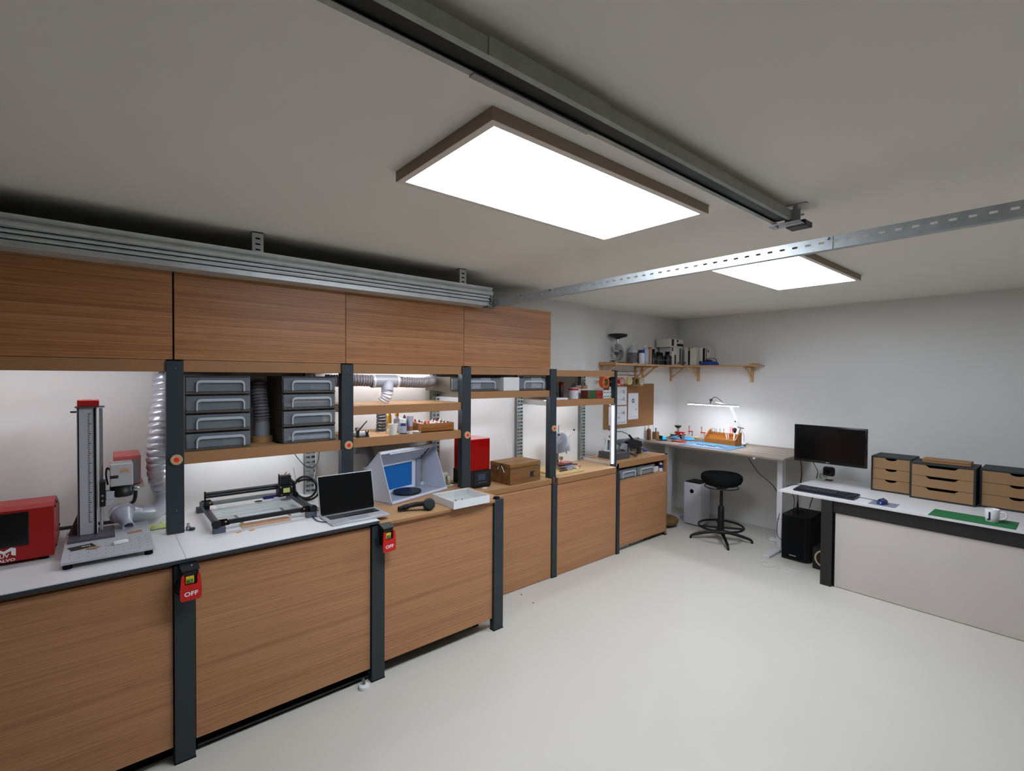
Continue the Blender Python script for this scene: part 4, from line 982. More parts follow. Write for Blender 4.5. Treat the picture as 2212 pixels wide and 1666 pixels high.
b = B().box(-3.21, 3.27, .915, -3.15, 3.42, .930, bv=.003); b.build('slide', m_dg, t)
for (p, q) in (((-3.16, 3.24, .920), (-3.14, 3.30, .920)), ((-3.12, 3.22, .905), (-3.12, 3.31, .905)), ((-3.16, 3.42, .918), (-3.14, 3.47, .914)), ((-3.09, 3.18, .890), (-3.09, 3.28, .890))):
    B().cyl(p, q, .005, n=10).build('screw_handle', m_black, t)
B().cyl((-3.20, 3.40, .905), (-3.20, 3.47, .91), .008).build('crank', m_cast, t)
t = thing('red_clamp', 'small red handle lying at the right end of the drill board', 'clamp', (-3.13, 3.50, .862))
b = B().box(-3.20, 3.42, .8805, -3.10, 3.46, .893, bv=.003); b.build('body', m_beige, t)
b = B().cyl((-3.13, 3.465, .872), (-3.15, 3.53, .892), .005).cyl((-3.14, 3.50, .862), (-3.14, 3.50, .892), .005); b.build('handle', m_redp, t)
t = thing('spindle_part', 'small steel flange part standing behind the vice', 'metal part', (-3.36, 3.60, .862))
b = B().lathe([(0, 0), (.045, 0), (.045, .006), (.010, .010), (.010, .040), (0, .040)], (-3.36, 3.60, .862), 20); b.build('flange', m_steel, t)

# ---- shelf with paint cans
ZD = 1.5415
m_lid = mat('can_lid', (170, 172, 172), .3, .8)
for (x, y, r, h, lab, band) in ((-3.17, 3.44, .048, .110, 'white paint can with a red band at the front of the shelf', mat('label_red', (176, 40, 50), .5)),
                       (-3.26, 3.58, .046, .125, 'white paint can with an orange band, middle one at the back', mat('label_orange', (190, 118, 54), .5)),
                       (-3.27, 3.69, .042, .125, 'white paint can with an orange band, right one at the back', mat('label_orange', (190, 118, 54), .5))):
    t = thing('paint_can', lab, 'can', (x, y, ZD), 0, 'paint cans')
    B().lathe([(0, 0), (r, 0), (r, h-.004), (r*.96, h), (0, h)], (x, y, ZD), 26).build('body', mat('can_white', (206, 204, 210), .4), t)
    B().lathe([(r*1.001, h*.72), (r*1.01, h*.72), (r*1.01, h*.90), (r*1.001, h*.90)], (x, y, ZD), 26).build('label_band', band, t)
    B().lathe([(r*1.02, h-.006), (r*1.03, h), (r*.9, h+.003), (r*.85, h-.002), (0, h-.002)], (x, y, ZD), 26).build('lid', m_lid, t)
    b = B().tube([(x, y+math.cos(a)*r*.5, ZD+h+math.sin(a)*.035) for a in [PI*k/10 for k in range(11)]], .003, 6); b.build('wire_handle', m_black, t)
bottle('spray_can', 'slim dark spray can with a dark red cap behind the front paint can', -3.25, 3.355, ZD, .022, .112, m_black, mat('cap_red', (150, 18, 24), .4), .045, .024)
t = thing('coffee_pack', 'green and dark red pack lying left of the little white boxes', 'box', (-3.12, 3.60, ZD))
bx(-3.17, 3.545, ZD, -3.075, 3.66, ZD+.078, bv=.004).build('body', mat('pack_green', (40, 84, 46), .5), t)
bx(-3.171, 3.54, ZD, -3.0745, 3.565, ZD+.078, bv=.003).build('brown_end', mat('pack_brown', (110, 60, 44), .5), t)
for k in range(2):
    tag(bx(-3.17, 3.66, ZD+k*.039, -3.072, 3.755, ZD+.037+k*.039, bv=.003).build('red_pack', mat('pack_red', (140, 40, 34), .5, var=.5, vscale=18)), ('lower' if k == 0 else 'upper')+' dark red pack right of the green pack', 'box', 'dark red packs')
for k in range(6):
    row, col = divmod(k, 3)
    lab = ['left', 'middle', 'right'][col]+' tiny white carton in the '+('upper' if row else 'lower')+' row beside the red packs'
    t = thing('parts_carton', lab, 'box', (-3.10, 3.785+col*.046, ZD+row*.040), 0, 'tiny white cartons')
    y0 = 3.763+col*.045+(0 if row else .004*col)
    bx(-3.15, y0, ZD+row*.039, -3.07, y0+.042, ZD+row*.039+.037, bv=.001).build('carton', m_wcard, t)
    bx(-3.0699, y0+.006, ZD+row*.039+.010, -3.0692, y0+.036, ZD+row*.039+.024).build('printed_lines', m_greyink, t)
tag(bx(-3.12, 3.09, ZD, -3.05, 3.24, ZD+.018, bv=.003).build('shallow_tray', m_wplast), 'shallow white tray at the left end of the paint can shelf', 'tray')
t = thing('lamp_hose', 'black bent hose with a steel stub behind the post, on the paint can shelf', 'hose', (-3.25, 3.2, ZD))
B().tube(smooth_path([(-3.28, 3.12, 1.73), (-3.27, 3.20, 1.715), (-3.26, 3.26, 1.66), (-3.25, 3.28, 1.60), (-3.25, 3.28, ZD)], 6), .018, 12).build('hose', m_black, t)
B().cyl((-3.20, 3.19, ZD), (-3.20, 3.19, ZD+.09), .010, .004).build('steel_stub', m_steel, t)
t = thing('papers', 'few white sheets lying on top of the rack above the paint cans', 'papers', (-3.2, 3.6, 1.809))
for (a, c, d, e_, z) in ((-3.36, 3.45, -3.06, 3.68, 1.8085), (-3.30, 3.62, -3.05, 3.86, 1.811)):
    bx(a, c, z, d, e_, z+.002, rot=R3('Z', 6)).build('sheet', m_paper, t)

# ---- things on the end cabinet
ZE = .8975
t = thing('ultrasonic_stand', 'white frame stand with clear tubes on a dark grey base', 'machine', (-3.22, 4.09, ZE))
bx(-3.34, 4.02, ZE, -3.10, 4.24, ZE+.068, bv=.003).build('base', mat('base_grey', (74, 74, 78), .5), t)
cx, cy = -3.27, 4.115
B().lathe([(0, 0), (.060, 0), (.060, .008), (0, .008)], (cx, cy, ZE+.070), 28).build('bottom_disc', m_wplast, t)
B().lathe([(0, 0), (.062, 0), (.062, .022), (0, .022)], (cx, cy, ZE+.190), 28).build('top_disc', mat('cream_plastic', (220, 216, 208), .4), t)
for k in range(6):
    a = k*PI/3+.3; B().cyl((cx+.05*math.cos(a), cy+.05*math.sin(a), ZE+.076), (cx+.05*math.cos(a), cy+.05*math.sin(a), ZE+.192), .004, n=8).build('rod', m_wplast, t)
B().cyl((cx, cy, ZE+.08), (cx, cy, ZE+.19), .020).build('inner_bottle', mat('bluish', (90, 120, 150), .3), t)
for (dx, dy, h) in ((.03, -.03, .022), (.02, .02, .016)): B().lathe([(.005, 0), (.005, h*.5), (.014, h*.6), (.014, h), (0, h)], (cx+dx, cy+dy, ZE+.212), 14).build('knob', m_black, t)
B().cyl((cx-.01, cy+.04, ZE+.21), (cx-.015, cy+.02, ZE+.285), .007).build('lever', m_wplast, t)
B().lathe([(0, 0), (.014, .002), (.010, .012), (0, .014)], (cx-.016, cy+.018, ZE+.284), 14).build('lever_knob', m_black, t)
t = thing('clamp_stand', 'silver angled reflector on a small tripod right of the glowing tube', 'stand', (-3.16, 4.28, ZE))
B().lathe([(0, 0), (.028, .0), (.032, .02), (.02, .04), (0, .045)], (-3.20, 4.27, ZE+.06), 16).build('ball', m_dg, t)
b = B().prism([(4.22, .985), (4.262, 1.04), (4.30, 1.035), (4.33, .965), (4.30, .95)], 'x', -3.22, -3.17); b.build('reflector', m_cast, t)
for (dx, dy) in ((.09, .02), (.05, .10), (-.04, -.04)):
    B().cyl((-3.17, 4.30, ZE+.05), (-3.17+dx, 4.30+dy, ZE+.006), .005, n=8).build('leg', m_black, t)
B().cyl((-3.17, 4.30, ZE+.04), (-3.17, 4.30, ZE+.13), .008).build('post', m_black, t)
t = thing('tool_case', 'grey lidded carry case with black front and metallic side', 'case', (-3.30, 4.50, ZE))
b = B().box(-3.40, 4.42, ZE, -3.24, 4.68, ZE+.085, bv=.006); b.build('body', mat('case_metal', (150, 148, 138), .4, .3, var=.1, vscale=20), t)
b = B().box(-3.41, 4.41, ZE+.087, -3.23, 4.69, ZE+.155, bv=.018, seg=3); b.build('lid', mat('case_lid', (108, 120, 128), .35), t)
b = B().prism([(4.34, 1.0), (4.34, 1.055), (4.42, 1.075), (4.56, 1.045), (4.58, .985), (4.50, .975)], 'x', -3.24, -3.18); b.build('front_grip', m_black, t)
b = B().box(-3.20, 4.50, ZE+.01, -3.18, 4.56, ZE+.08, bv=.003).box(-3.22, 4.54, ZE+.045, -3.205, 4.68, ZE+.058, bv=.003); b.build('front_bars', m_black, t)
b = B().tube(smooth_path([(-3.23, 4.46, 1.06), (-3.24, 4.40, 1.12), (-3.26, 4.32, 1.155), (-3.28, 4.24, 1.16)], 6), .004, 8); b.build('handle_wire', m_black, t)
B().cyl((-3.22, 4.47, 1.055), (-3.235, 4.41, 1.115), .012).build('handle_grip', m_black, t)
b = B().box(-3.235, 4.52, ZE+.058, -3.215, 4.545, ZE+.078, bv=.004).box(-3.235, 4.455, ZE+.052, -3.222, 4.50, ZE+.062, bv=.002); b.build('latch', m_wplast, t)
tag(B().box(-3.34, 4.70, ZE, -3.26, 4.79, ZE+.035, bv=.012, seg=3).build('blue_case', m_blue), 'small blue case at the right end of the end cabinet', 'case')
cable('cable', 'black power lead hanging behind the end cabinet with a small black brick', [(-3.44, 4.70, .93), (-3.45, 4.74, 1.0), (-3.46, 4.82, 1.015), (-3.46, 4.93, 1.01), (-3.46, 4.94, .95), (-3.46, 4.93, .90)], .004)
tag(B().box(-3.475, 4.78, 1.00, -3.445, 4.90, 1.03, bv=.005).build('power_brick', m_black), 'small black power brick on the lead behind the end cabinet', 'power brick')
tag(bx(-3.20, 4.70, ZE, -3.10, 4.71, ZE+.004, rot=R3('Z', 25)).build('thin_strip', mat('pale_strip', (206, 190, 170), .6)), 'thin pale strip lying on the end cabinet near its corner', 'strip')
cable('cable', 'white lead lying on the end cabinet left of the stand', [(-3.45, 3.96, .90), (-3.40, 4.0, .902), (-3.36, 4.03, .92), (-3.35, 3.99, .901), (-3.30, 3.97, .901)], .002, m_wplast)

# ================================================================== far corner
m_cork = mat('cork_board', (148, 106, 66), .85, var=.10, vscale=220, bump=.3, bscale=300)
t = thing('cork_board', 'brown cork board on the left wall under the corner shelf', 'pin board', (-3.58, 4.89, 1.145))
bx(-3.589, 4.40, 1.145, -3.577, 5.385, 1.668, bv=.003).build('board', m_cork, t)
def sheet(y0, y1, z0, z1, lab, draw):
    t = thing('drawing', lab, 'paper', (-3.574, (y0+y1)/2, z0), 0)
    bx(-3.5765, y0, z0, -3.5745, y1, z1).build('sheet', m_paper, t)
    b = B(); f0, f1 = -3.5744, -3.5738
    for (a, c, d, e_) in draw: b.box(f0, y0+a*(y1-y0), z0+c*(z1-z0), f1, y0+d*(y1-y0), z0+e_*(z1-z0))
    o = b.build('drawn_lines', m_ink, t); o['kind'] = 'stuff'
    return t
random.seed(5)
def dimdraw(rows):
    o = []
    for c in rows:
        o += [(.10, c, .85, c+.008), (.10, c-.04, .115, c+.05), (.84, c-.06, .86, c+.06)]
        for k in range(9):
            a = .70+random.random()*.15; q = c-.08+random.random()*.16; o.append((a, q, a+.07, q+.010) if k % 2 else (a, q, a+.015, q+.06))
        for k in range(4): a = .12+random.random()*.1; o.append((a, c-.09+k*.03, a+.06, c-.082+k*.03))
    return o
t = sheet(4.485, 4.815, 1.418, 1.637, 'white sheet with two dimension drawings, upper left on the cork board', dimdraw((.30, .70)))
t = sheet(4.48, 4.82, 1.190, 1.405, 'white sheet with one dimension drawing, lower left on the cork board', dimdraw((.62,))+[(.35+random.random()*.5, .06+k*.018, .92, .066+k*.018) for k in range(5)]+[(.52, .32, .60, .34), (.52, .40, .60, .42), (.52, .32, .54, .42)])
t = sheet(4.848, 5.05, 1.237, 1.556, 'narrow white sheet with a round emblem, right on the cork board', [(.65+random.random()*.1, .34+k*.012, .85, .345+k*.012) for k in range(6)]+[(.05, .03, .95, .036), (.1, .10, .9, .104), (.1, .115, .8, .119), (.1, .20, .2, .204)])
B().ring((-3.5742, 4.945, 1.462), (1, 0, 0), .026, .017, .001).build('round_emblem', m_ink, t)
B().box(-3.5744, 4.937, 1.445, -3.5738, 4.942, 1.478).box(-3.5744, 4.947, 1.45, -3.5738, 4.957, 1.456).build('emblem_mark', m_ink, t)

# hook rail with tape rolls
t = thing('hook_rail', 'thin double metal rail with hooks on the left wall below the corner shelf', 'rail', (-3.50, 4.52, 1.77))
for z in (1.812, 1.772): B().cyl((-3.50, 4.14, z), (-3.50, 4.92, z), .004, n=8).build('rod', mat('rail_bronze', (120, 110, 92), .4, .7), t)
for y in (4.16, 4.90): bx(-3.588, y-.01, 1.765, -3.496, y+.01, 1.775).build('bracket', m_steel, t)
def hook(y, lab):
    p = [(-3.50, y+.004*math.cos(a)*0, 0) for a in (0,)]
    pts = [(-3.508, y, 1.812), (-3.503, y, 1.820), (-3.494, y, 1.819), (-3.490, y, 1.808), (-3.484, y-.004, 1.77), (-3.478, y-.008, 1.738), (-3.470, y-.008, 1.732), (-3.462, y-.008, 1.738), (-3.461, y-.008, 1.744)]
    b = B().tube(smooth_path(pts, 4), .0018, 6); tag(b.build('hook', m_steel), lab, 'hook', 'hooks on the rail')
rolls = [(4.265, .055, m_orange, 'large bright orange tape roll at the left of the hook rail', mat('olive_core', (150, 120, 40), .6)),
         (4.395, .046, m_blackm, 'black tape roll right of the large orange roll', m_wcard),
         (4.505, .044, mat('orange_red', (232, 110, 40), .45), 'small orange tape roll right of the black roll', m_wcard),
         (4.565, .043, mat('red_tape', (196, 40, 24), .45), 'red tape roll between small orange and yellow rolls', m_wcard),
         (4.715, .038, mat('yellow_tape', (222, 204, 120), .5), 'pale yellow tape roll in the middle of the hook rail', m_wcard),
         (4.830, .046, mat('brown_tape', (134, 104, 48), .4), 'dark olive brown tape roll next to the last one', mat('olive_dark', (92, 92, 48), .6)),
         (4.935, .046, mat('tan_tape', (196, 158, 92), .45), 'tan tape roll at the right end of the hook rail', m_wcard)]
for i, (y, r, m_, lab, mc) in enumerate(rolls):
    r *= 1.10; zc_ = 1.732-r*.72+.0018
    t = thing('tape_roll', lab, 'tape roll', (-3.470, y, zc_-r), 0, 'tape rolls on the hook rail')
    th_r = .05 if i in (0, 5, 6) else .036
    B().ring((-3.470, y, zc_), (1, 0, 0), r, r*.74, th_r).build('tape', m_, t)
    B().ring((-3.470, y, zc_), (1, 0, 0), r*.74, r*.70, th_r+.002).build('core', mc, t)
    hook(y, 'steel hook holding the '+lab.split(' tape roll')[0]+' tape roll')

# corner shelf
t = thing('corner_shelf', 'pine shelf running round the room corner on wooden brackets', 'shelf', (-3.45, 4.9, 1.885))
b = B(); 
bx(-3.588, 4.30, 1.886, -3.462, 5.05, 1.904, bv=.001).build('plank', m_pine, t); bx(-3.460, 4.30, 1.886, -3.335, 5.05, 1.904, bv=.001).build('plank', m_pine, t)
bx(-3.588, 5.052, 1.886, -3.462, 5.925, 1.904, bv=.001).build('plank', m_pine, t); bx(-3.460, 5.052, 1.886, -3.335, 5.925, 1.904, bv=.001).build('plank', m_pine, t)
bx(-3.333, 5.68, 1.886, -2.45, 5.802, 1.904, bv=.001).build('plank', m_pinex, t); bx(-3.333, 5.804, 1.886, -2.45, 5.925, 1.904, bv=.001).build('plank', m_pinex, t)
def bracket_left(y):
    b = B().box(-3.588, y-.018, 1.70, -3.572, y+.018, 1.886, bv=.001).box(-3.572, y-.010, 1.868, -3.36, y+.010, 1.886, bv=.001)
    b.prism([(-3.572, 1.735), (-3.572, 1.757), (-3.42, 1.868), (-3.395, 1.868)], 'y', y-.009, y+.009); b.build('bracket', m_pinez, t)
for y in (4.34, 5.0, 5.14, 5.78): bracket_left(y)
def bracket_far(x):
    b = B().box(x-.018, 5.914, 1.70, x+.018, 5.928, 1.886, bv=.001).box(x-.010, 5.70, 1.868, x+.010, 5.914, 1.886, bv=.001)
    b.prism([(5.914, 1.735), (5.914, 1.757), (5.76, 1.868), (5.735, 1.868)], 'x', x-.009, x+.009); b.build('bracket', m_pinez, t)
for x in (-3.27, -2.59): bracket_far(x)
bx(-3.585, 4.305, 1.904, -3.35, 4.335, 1.918, bv=.002).build('end_batten', m_pine, t); bx(-2.53, 5.70, 1.904, -2.50, 5.92, 1.918, bv=.002).build('end_batten', m_pinex, t)
ZS = 1.9045
t = thing('press_board', 'reddish brown wooden base under the green handled press', 'board', (-3.42, 4.42, ZS))
bx(-3.50, 4.25, ZS, -3.345, 4.60, ZS+.014, bv=.002).build('board', mat('mahogany', (132, 66, 34), .4, var=.1, vscale=20), t)
b = B()
for k in range(7): b.cyl((-3.40, 4.29+k*.022, ZS+.014), (-3.40, 4.29+k*.022, ZS+.03), .006, n=8)
o = b.build('die_row', m_blackm, t); o['kind'] = 'stuff'
t = thing('watch_press', 'grey hand press with a wide dark handle at the left of the corner shelf', 'press', (-3.42, 4.42, ZS+.014))
zb = ZS+.014; m_pg = mat('press_grey', (150, 152, 146), .4, .3)
b = B().box(-3.46, 4.32, zb, -3.38, 4.50, zb+.022, bv=.003); b.build('base', m_pg, t)
b = B().prism([(4.505, zb+.02), (4.44, zb+.02), (4.475, zb+.06), (4.478, zb+.12), (4.45, zb+.142), (4.385, zb+.142), (4.385, zb+.205), (4.435, zb+.205), (4.49, zb+.15), (4.515, zb+.09)], 'x', -3.445, -3.395); b.build('frame', m_pg, t)
b = B().cyl((-3.42, 4.41, zb+.205), (-3.42, 4.41, zb+.265), .012, n=14).cyl((-3.42, 4.42, zb+.075), (-3.42, 4.42, zb+.142), .009, n=12); b.build('spindle', m_steel, t)
b = B().box(-3.45, 4.385, zb+.085, -3.40, 4.42, zb+.12, bv=.003).cyl((-3.42, 4.40, zb+.06), (-3.42, 4.40, zb+.085), .005).cyl((-3.42, 4.425, zb+.06), (-3.42, 4.425, zb+.085), .005); b.build('die_holder', m_dg, t)
B().lathe([(.012, 0), (.03, .010), (.095, .028), (.108, .036), (.110, .052), (.100, .060), (0, .060)], (-3.42, 4.41, zb+.262), 30).build('handle', mat('dark_green_black', (18, 24, 18), .4), t)
m_blub = mat('label_navy', (30, 44, 108), .5); m_trans = mat('frosted_bottle', (188, 194, 198), .4)
for nm in ('press_board', 'watch_press'): bpy.data.objects[nm].location += Vector((-.06, .10, 0))
t = bottle('spirit_bottle', 'large frosted bottle with a white cap and printed label on the corner shelf', -3.50, 4.835, ZS, .062, .225, m_trans, m_wplast, .018, .018, shoulder=.22, band=(mat('printed_label', (120, 116, 116), .6, var=.5, vscale=40), .08, .60))
t = bottle('cleaner_bottle', 'white bottle with a dark blue top half, right of the frosted bottle', -3.395, 4.850, ZS, .034, .165, m_wplast, None, shoulder=.02, band=(m_blub, .78, 1.0))
t = bottle('water_bottle', 'pale blue translucent bottle with a white cap on the corner shelf', -3.40, 4.93, ZS, .040, .20, mat('pale_blue_b', (168, 182, 202), .35), m_wplast, .022, .014, shoulder=.12)
t = bottle('cardboard_tube', 'tan tube with an orange cap left of the black jars', -3.385, 5.005, ZS, .022, .185, mat('tan_tube', (176, 142, 100), .6), mat('orange_cap', (196, 84, 44), .5), .02, .022, shoulder=.02)
m_blk = mat('jar_black', (22, 22, 22), .35)
for (x, y, r, h, lab) in ((-3.40, 5.085, .046, .185, 'tallest black jar, left of the four on the corner shelf'), (-3.40, 5.195, .050, .155, 'second black jar from the left on the corner shelf'),
                          (-3.42, 5.29, .042, .150, 'third black jar from the left on the corner shelf'), (-3.39, 5.385, .052, .165, 'black jar right beside the stacked white boxes')):
    t = thing('black_jar', lab, 'jar', (x, y, ZS), 0, 'black jars on the corner shelf')
    B().lathe([(0, 0), (r, 0), (r, h*.62), (r*.5, h*.78), (0, h*.78)], (x, y, ZS), 22).build('body', m_blk, t)
    B().lathe([(r*.52, h*.78), (r*.52, h), (0, h)], (x, y, ZS), 22).build('lid', m_blackm, t)
    B().lathe([(r*1.002, h*.30), (r*1.01, h*.30), (r*1.01, h*.42), (r*1.002, h*.42)], (x, y, ZS), 22).build('label_band', mat('jar_label', (66, 72, 78), .5, var=.6, vscale=50), t)
m_bw = mat('white_carton_face', (212, 208, 198), .6); m_brown = mat('amber_label', (190, 140, 60), .5)
def carton(x0, x1, y0, y1, z0, z1, lab, marks, face='x'):
    t = thing('white_carton', lab, 'box', ((x0+x1)/2, (y0+y1)/2, z0), 0, 'white cartons on the corner shelf')
    bx(x0, y0, z0, x1, y1, z1, bv=.002).build('carton', m_bw, t)
    for (m_, a, c, d, e_) in marks:
        if face == 'x': b = bx(x1, y0+a*(y1-y0), z0+c*(z1-z0), x1+.0008, y0+d*(y1-y0), z0+e_*(z1-z0))
        else: b = bx(x0+a*(x1-x0), y0-.0008, z0+c*(z1-z0), x0+d*(x1-x0), y0, z0+e_*(z1-z0))
        b.build('label', m_, t)
    return t
carton(-3.55, -3.37, 5.455, 5.675, ZS, ZS+.225, 'white carton under another one, left end of the carton row', [(m_ink, .0, .78, .12, .98), (m_ink, .28, .05, .42, .58), (m_brown, .20, .05, .26, .58), (m_ink, .78, .05, .92, .95), (m_ink, .60, .04, .70, .18)])
carton(-3.55, -3.35, 5.38, 5.68, ZS+.226, ZS+.326, 'white carton lying on top of the left end of the carton row', [(mat('label_dark_olive', (58, 54, 42), .5), .10, .12, .28, .95), (m_ink, .50, .62, .60, .95), (m_ink, .50, .12, .98, .45)])
carton(-3.355, -3.272, 5.72, 5.90, ZS, ZS+.235, 'white carton with a tall black label and amber corner in the carton row', [(m_ink, .60, .02, .92, .80), (m_brown, .55, .82, .95, .98), (mat('label_maroon', (86, 34, 24), .5), .02, .10, .22, .20)], 'y')
carton(-3.268, -3.180, 5.70, 5.90, ZS, ZS+.225, 'plain blank white carton in the middle of the carton row', [(m_ink, .10, .96, .5, .985)], 'y')
carton(-3.176, -3.092, 5.762, 5.90, ZS, ZS+.220, 'white carton with a checked black label in the carton row', [(m_ink, .55, .12, .92, .97), (m_ink, .02, .04, .42, .24)]+[(m_bw, .62, .2+k*.1, .85, .25+k*.1) for k in range(7)], 'y')
carton(-3.088, -3.045, 5.76, 5.90, ZS, ZS+.225, 'thin white carton at the right end of the carton row', [(m_ink, .1, .2, .3, .95), (mat('label_maroon', (86, 34, 24), .5), .6, .72, .95, .84)], 'y')
t = thing('rotary_tool', 'blue plastic tool with a black wire loop at the right of the white cartons', 'tool', (-3.02, 5.73, ZS))
b = B().prism([(-3.135, ZS), (-3.13, ZS+.035), (-3.04, ZS+.04), (-2.98, ZS+.05), (-2.93, ZS+.04), (-2.905, ZS)], 'y', 5.695, 5.755)
bmesh.ops.bevel(b.bm, geom=b.bm.edges[:], offset=.005, segments=2, affect='EDGES')
b.build('body', mat('tool_blue', (36, 74, 158), .4), t)
B().box(-3.05, 5.70, ZS+.035, -2.99, 5.75, ZS+.065, bv=.008, seg=2).build('grip', m_black, t)
B().tube(smooth_path([(-3.08, 5.72, ZS+.035), (-3.05, 5.72, ZS+.075), (-2.99, 5.72, ZS+.085), (-2.94, 5.72, ZS+.07), (-2.92, 5.72, ZS+.03)], 5), .004, 6).build('wire_loop', m_black, t)

# ---- standing desk
DZ = .965
t = thing('standing_desk', 'tall standing desk with a weathered oak top and white steel legs', 'desk', (-2.75, 5.5, 0))
bx(-3.585, 5.075, DZ-.019, -1.905, 5.905, DZ, bv=.001).build('top', m_oak, t)
m_lg = mat('leg_white', (206, 206, 206), .4)
for (x, yc) in ((-2.00, 5.28), (-3.29, 5.28)):
    lg_ = B().box(x-.026, yc-.045, .325, x+.026, yc+.045, DZ-.02, bv=.003).build('leg', m_lg, t)
    bx(x-.022, yc-.040, .026, x+.022, yc+.040, .325, bv=.003).build('lower_column', m_lg, lg_)
    bx(x-.036, 4.925, 0, x+.036, 5.66, .026, bv=.004).build('foot', m_lg, t)
bx(-3.26, 5.25, DZ-.06, -2.03, 5.31, DZ-.02).build('cross_beam', m_lg, t)
B().cyl((-2.185, 5.065, DZ-.032), (-2.185, 5.09, DZ-.032), .011).box(-2.17, 5.09, DZ-.026, -1.99, 5.12, DZ-.0195).build('height_control', m_lg, t)
DZ += .0003
# lamp
t = thing('bench_lamp', 'white jointed lamp with a long lit bar over the standing desk', 'lamp', (-2.63, 5.80, DZ))
b = B().box(-3.135, 5.425, 1.430, -2.53, 5.475, 1.447, bv=.004); hd = b.build('lamp_head', m_wplast, t)
bx(-3.13, 5.430, 1.4255, -2.535, 5.470, 1.4295).build('diffuser', m_lampd, hd)
B().cyl((-2.63, 5.80, DZ), (-2.63, 5.80, DZ+.10), .014).build('base_post', m_wplast, t)
B().box(-2.67, 5.77, DZ, -2.59, 5.85, DZ+.02, bv=.004).build('clamp_base', m_wplast, t)
for dx in (-.008, .012): B().cyl((-2.63+dx, 5.80, DZ+.10), (-2.70+dx, 5.62, 1.42), .0055, n=8).build('arm', m_wplast, t)
for dx in (-.008, .012): B().cyl((-2.70+dx, 5.62, 1.42), (-2.84+dx, 5.47, 1.48), .005, n=8).build('arm', m_wplast, t)
b = B().cyl((-2.86, 5.45, 1.447), (-2.85, 5.46, 1.50), .006).box(-2.87, 5.45, 1.475, -2.845, 5.48, 1.50, bv=.003); b.build('head_joint', m_dg, t)
b = B().tube(smooth_path([(-2.85, 5.46, 1.50), (-2.81, 5.47, 1.525), (-2.77, 5.49, 1.50), (-2.74, 5.52, 1.46)], 6), .004, 6); b.build('cable_loop', m_dg, t)
B().cyl((-2.675, 5.69, 1.24), (-2.660, 5.66, 1.24), .008).build('joint_screw', m_black, t)
# blue mat
t = thing('work_mat', 'bright blue work mat in front of the wooden tool rack', 'mat', (-2.79, 5.37, DZ))
bx(-3.09, 5.15, DZ, -2.49, 5.585, DZ+.003).build('mat', mat('mat_blue', (66, 116, 144), .6), t)
bx(-3.00, 5.19, DZ+.003, -2.60, 5.38, DZ+.0035).build('pale_print', mat('mat_pale', (110, 134, 156), .6), t)
random.seed(9)
names = [('tweezers', m_dg), ('pliers', m_steel), ('strap', m_blackm), ('small_tool', mat('teal_grip', (40, 120, 116), .5)), ('screwdriver', m_steel)]
for k, (nm, mm) in enumerate(names):
    x = -2.90+k*.07; y = 5.30+.02*(k % 2)
    pts = [(x-.05, y+.015, DZ+.0075), (x-.01, y+.03*random.random(), DZ+.009), (x+.05, y-.02, DZ+.0075)]
    tag(B().tube(smooth_path(pts, 5), .0038, 6).build(nm, mm), ['slim dark tweezers, leftmost tool on the blue mat', 'small steel pliers second from left on the blue mat', 'black strap piece in the middle of the blue mat', 'teal gripped small tool on the blue mat', 'short steel screwdriver, rightmost tool on the blue mat'][k], 'tool', 'tools on the blue mat')
tag(B().lathe([(0, 0), (.012, 0), (.012, .010), (.006, .016), (0, .016)], (-2.545, 5.66, DZ), 12).build('eyeglass_clip', m_black), 'tiny black clip on the desk right of the tool rack', 'clip')

# wooden tool rack
t = thing('tool_rack', 'honey coloured wooden tool rack with sloping ends on the standing desk', 'tool rack', (-3.00, 5.61, DZ+.003), math.radians(-10))
Wt = .395
b = B().box(0, 0, 0, Wt, .012, .062, bv=.001); b.build('front_board', m_honey, t, world=False)
b = B().box(0, .012, 0, Wt, .115, .008).box(.01, .012, .056, Wt-.01, .050, .062).box(.01, .050, .056, Wt-.01, .056, .085).box(.01, .056, .085, Wt-.01, .09, .092); b.build('steps', m_honey, t, world=False)
bx(0, .105, 0, Wt, .117, .125, bv=.001).build('back_board', m_honey, t, world=False)
for x in (-.010, Wt): B().prism([(0, 0), (.118, 0), (.118, .150), (.085, .150), (0, .062)], 'x', x, x+.010).build('end_board', m_honey, t, world=False)
Mt = Matrix.Translation((-3.00, 5.61, DZ+.003)) @ R4('Z', -10)
def W3(x, y, z): return tuple(Mt @ Vector((x, y, z)))
rk = [(.025, .125), (.045, .13), (.075, .13), (.10, .12), (.15, .13), (.20, .14), (.235, .14)]
for k, (x, h) in enumerate(rk):
    tag(B().cyl(W3(x, .075, .0935), W3(x, .075, .0935+h*.62), .0028, n=8).build('needle_tool', m_dg), 'thin metal rod, %s in the wooden rack' % ['leftmost', 'second from the left', 'third from the left', 'middle one', 'third from the right', 'second from the right', 'rightmost before the white stick'][k], 'tool', 'rods in the wooden tool rack')
for k, x in enumerate((.290, .312)):
    tag(B().cyl(W3(x, .08, .0935), W3(x-.012, .09, .205), .0032, n=8).build('fine_brush', m_redp), ('left' if k == 0 else 'right')+' thin red stick in the wooden rack', 'brush', 'red sticks in the rack')
tag(B().tube([W3(.262, .045, .063), W3(.250, .05, .12), W3(.252, .055, .24)], .004, 8).build('bone_folder', m_wplast), 'tall white stick standing in the wooden rack', 'stick')
tag(B().tube(smooth_path([W3(.283, .045, .063), W3(.287, .04, .09), W3(.282, .04, .13)], 4), .005, 8).build('white_tweezers', m_wplast), 'short white tweezers standing in the wooden rack', 'tool')
t = thing('makeup_brush', 'soft dark brush standing at the right of the wooden rack', 'brush', W3(.365, .04, .0))
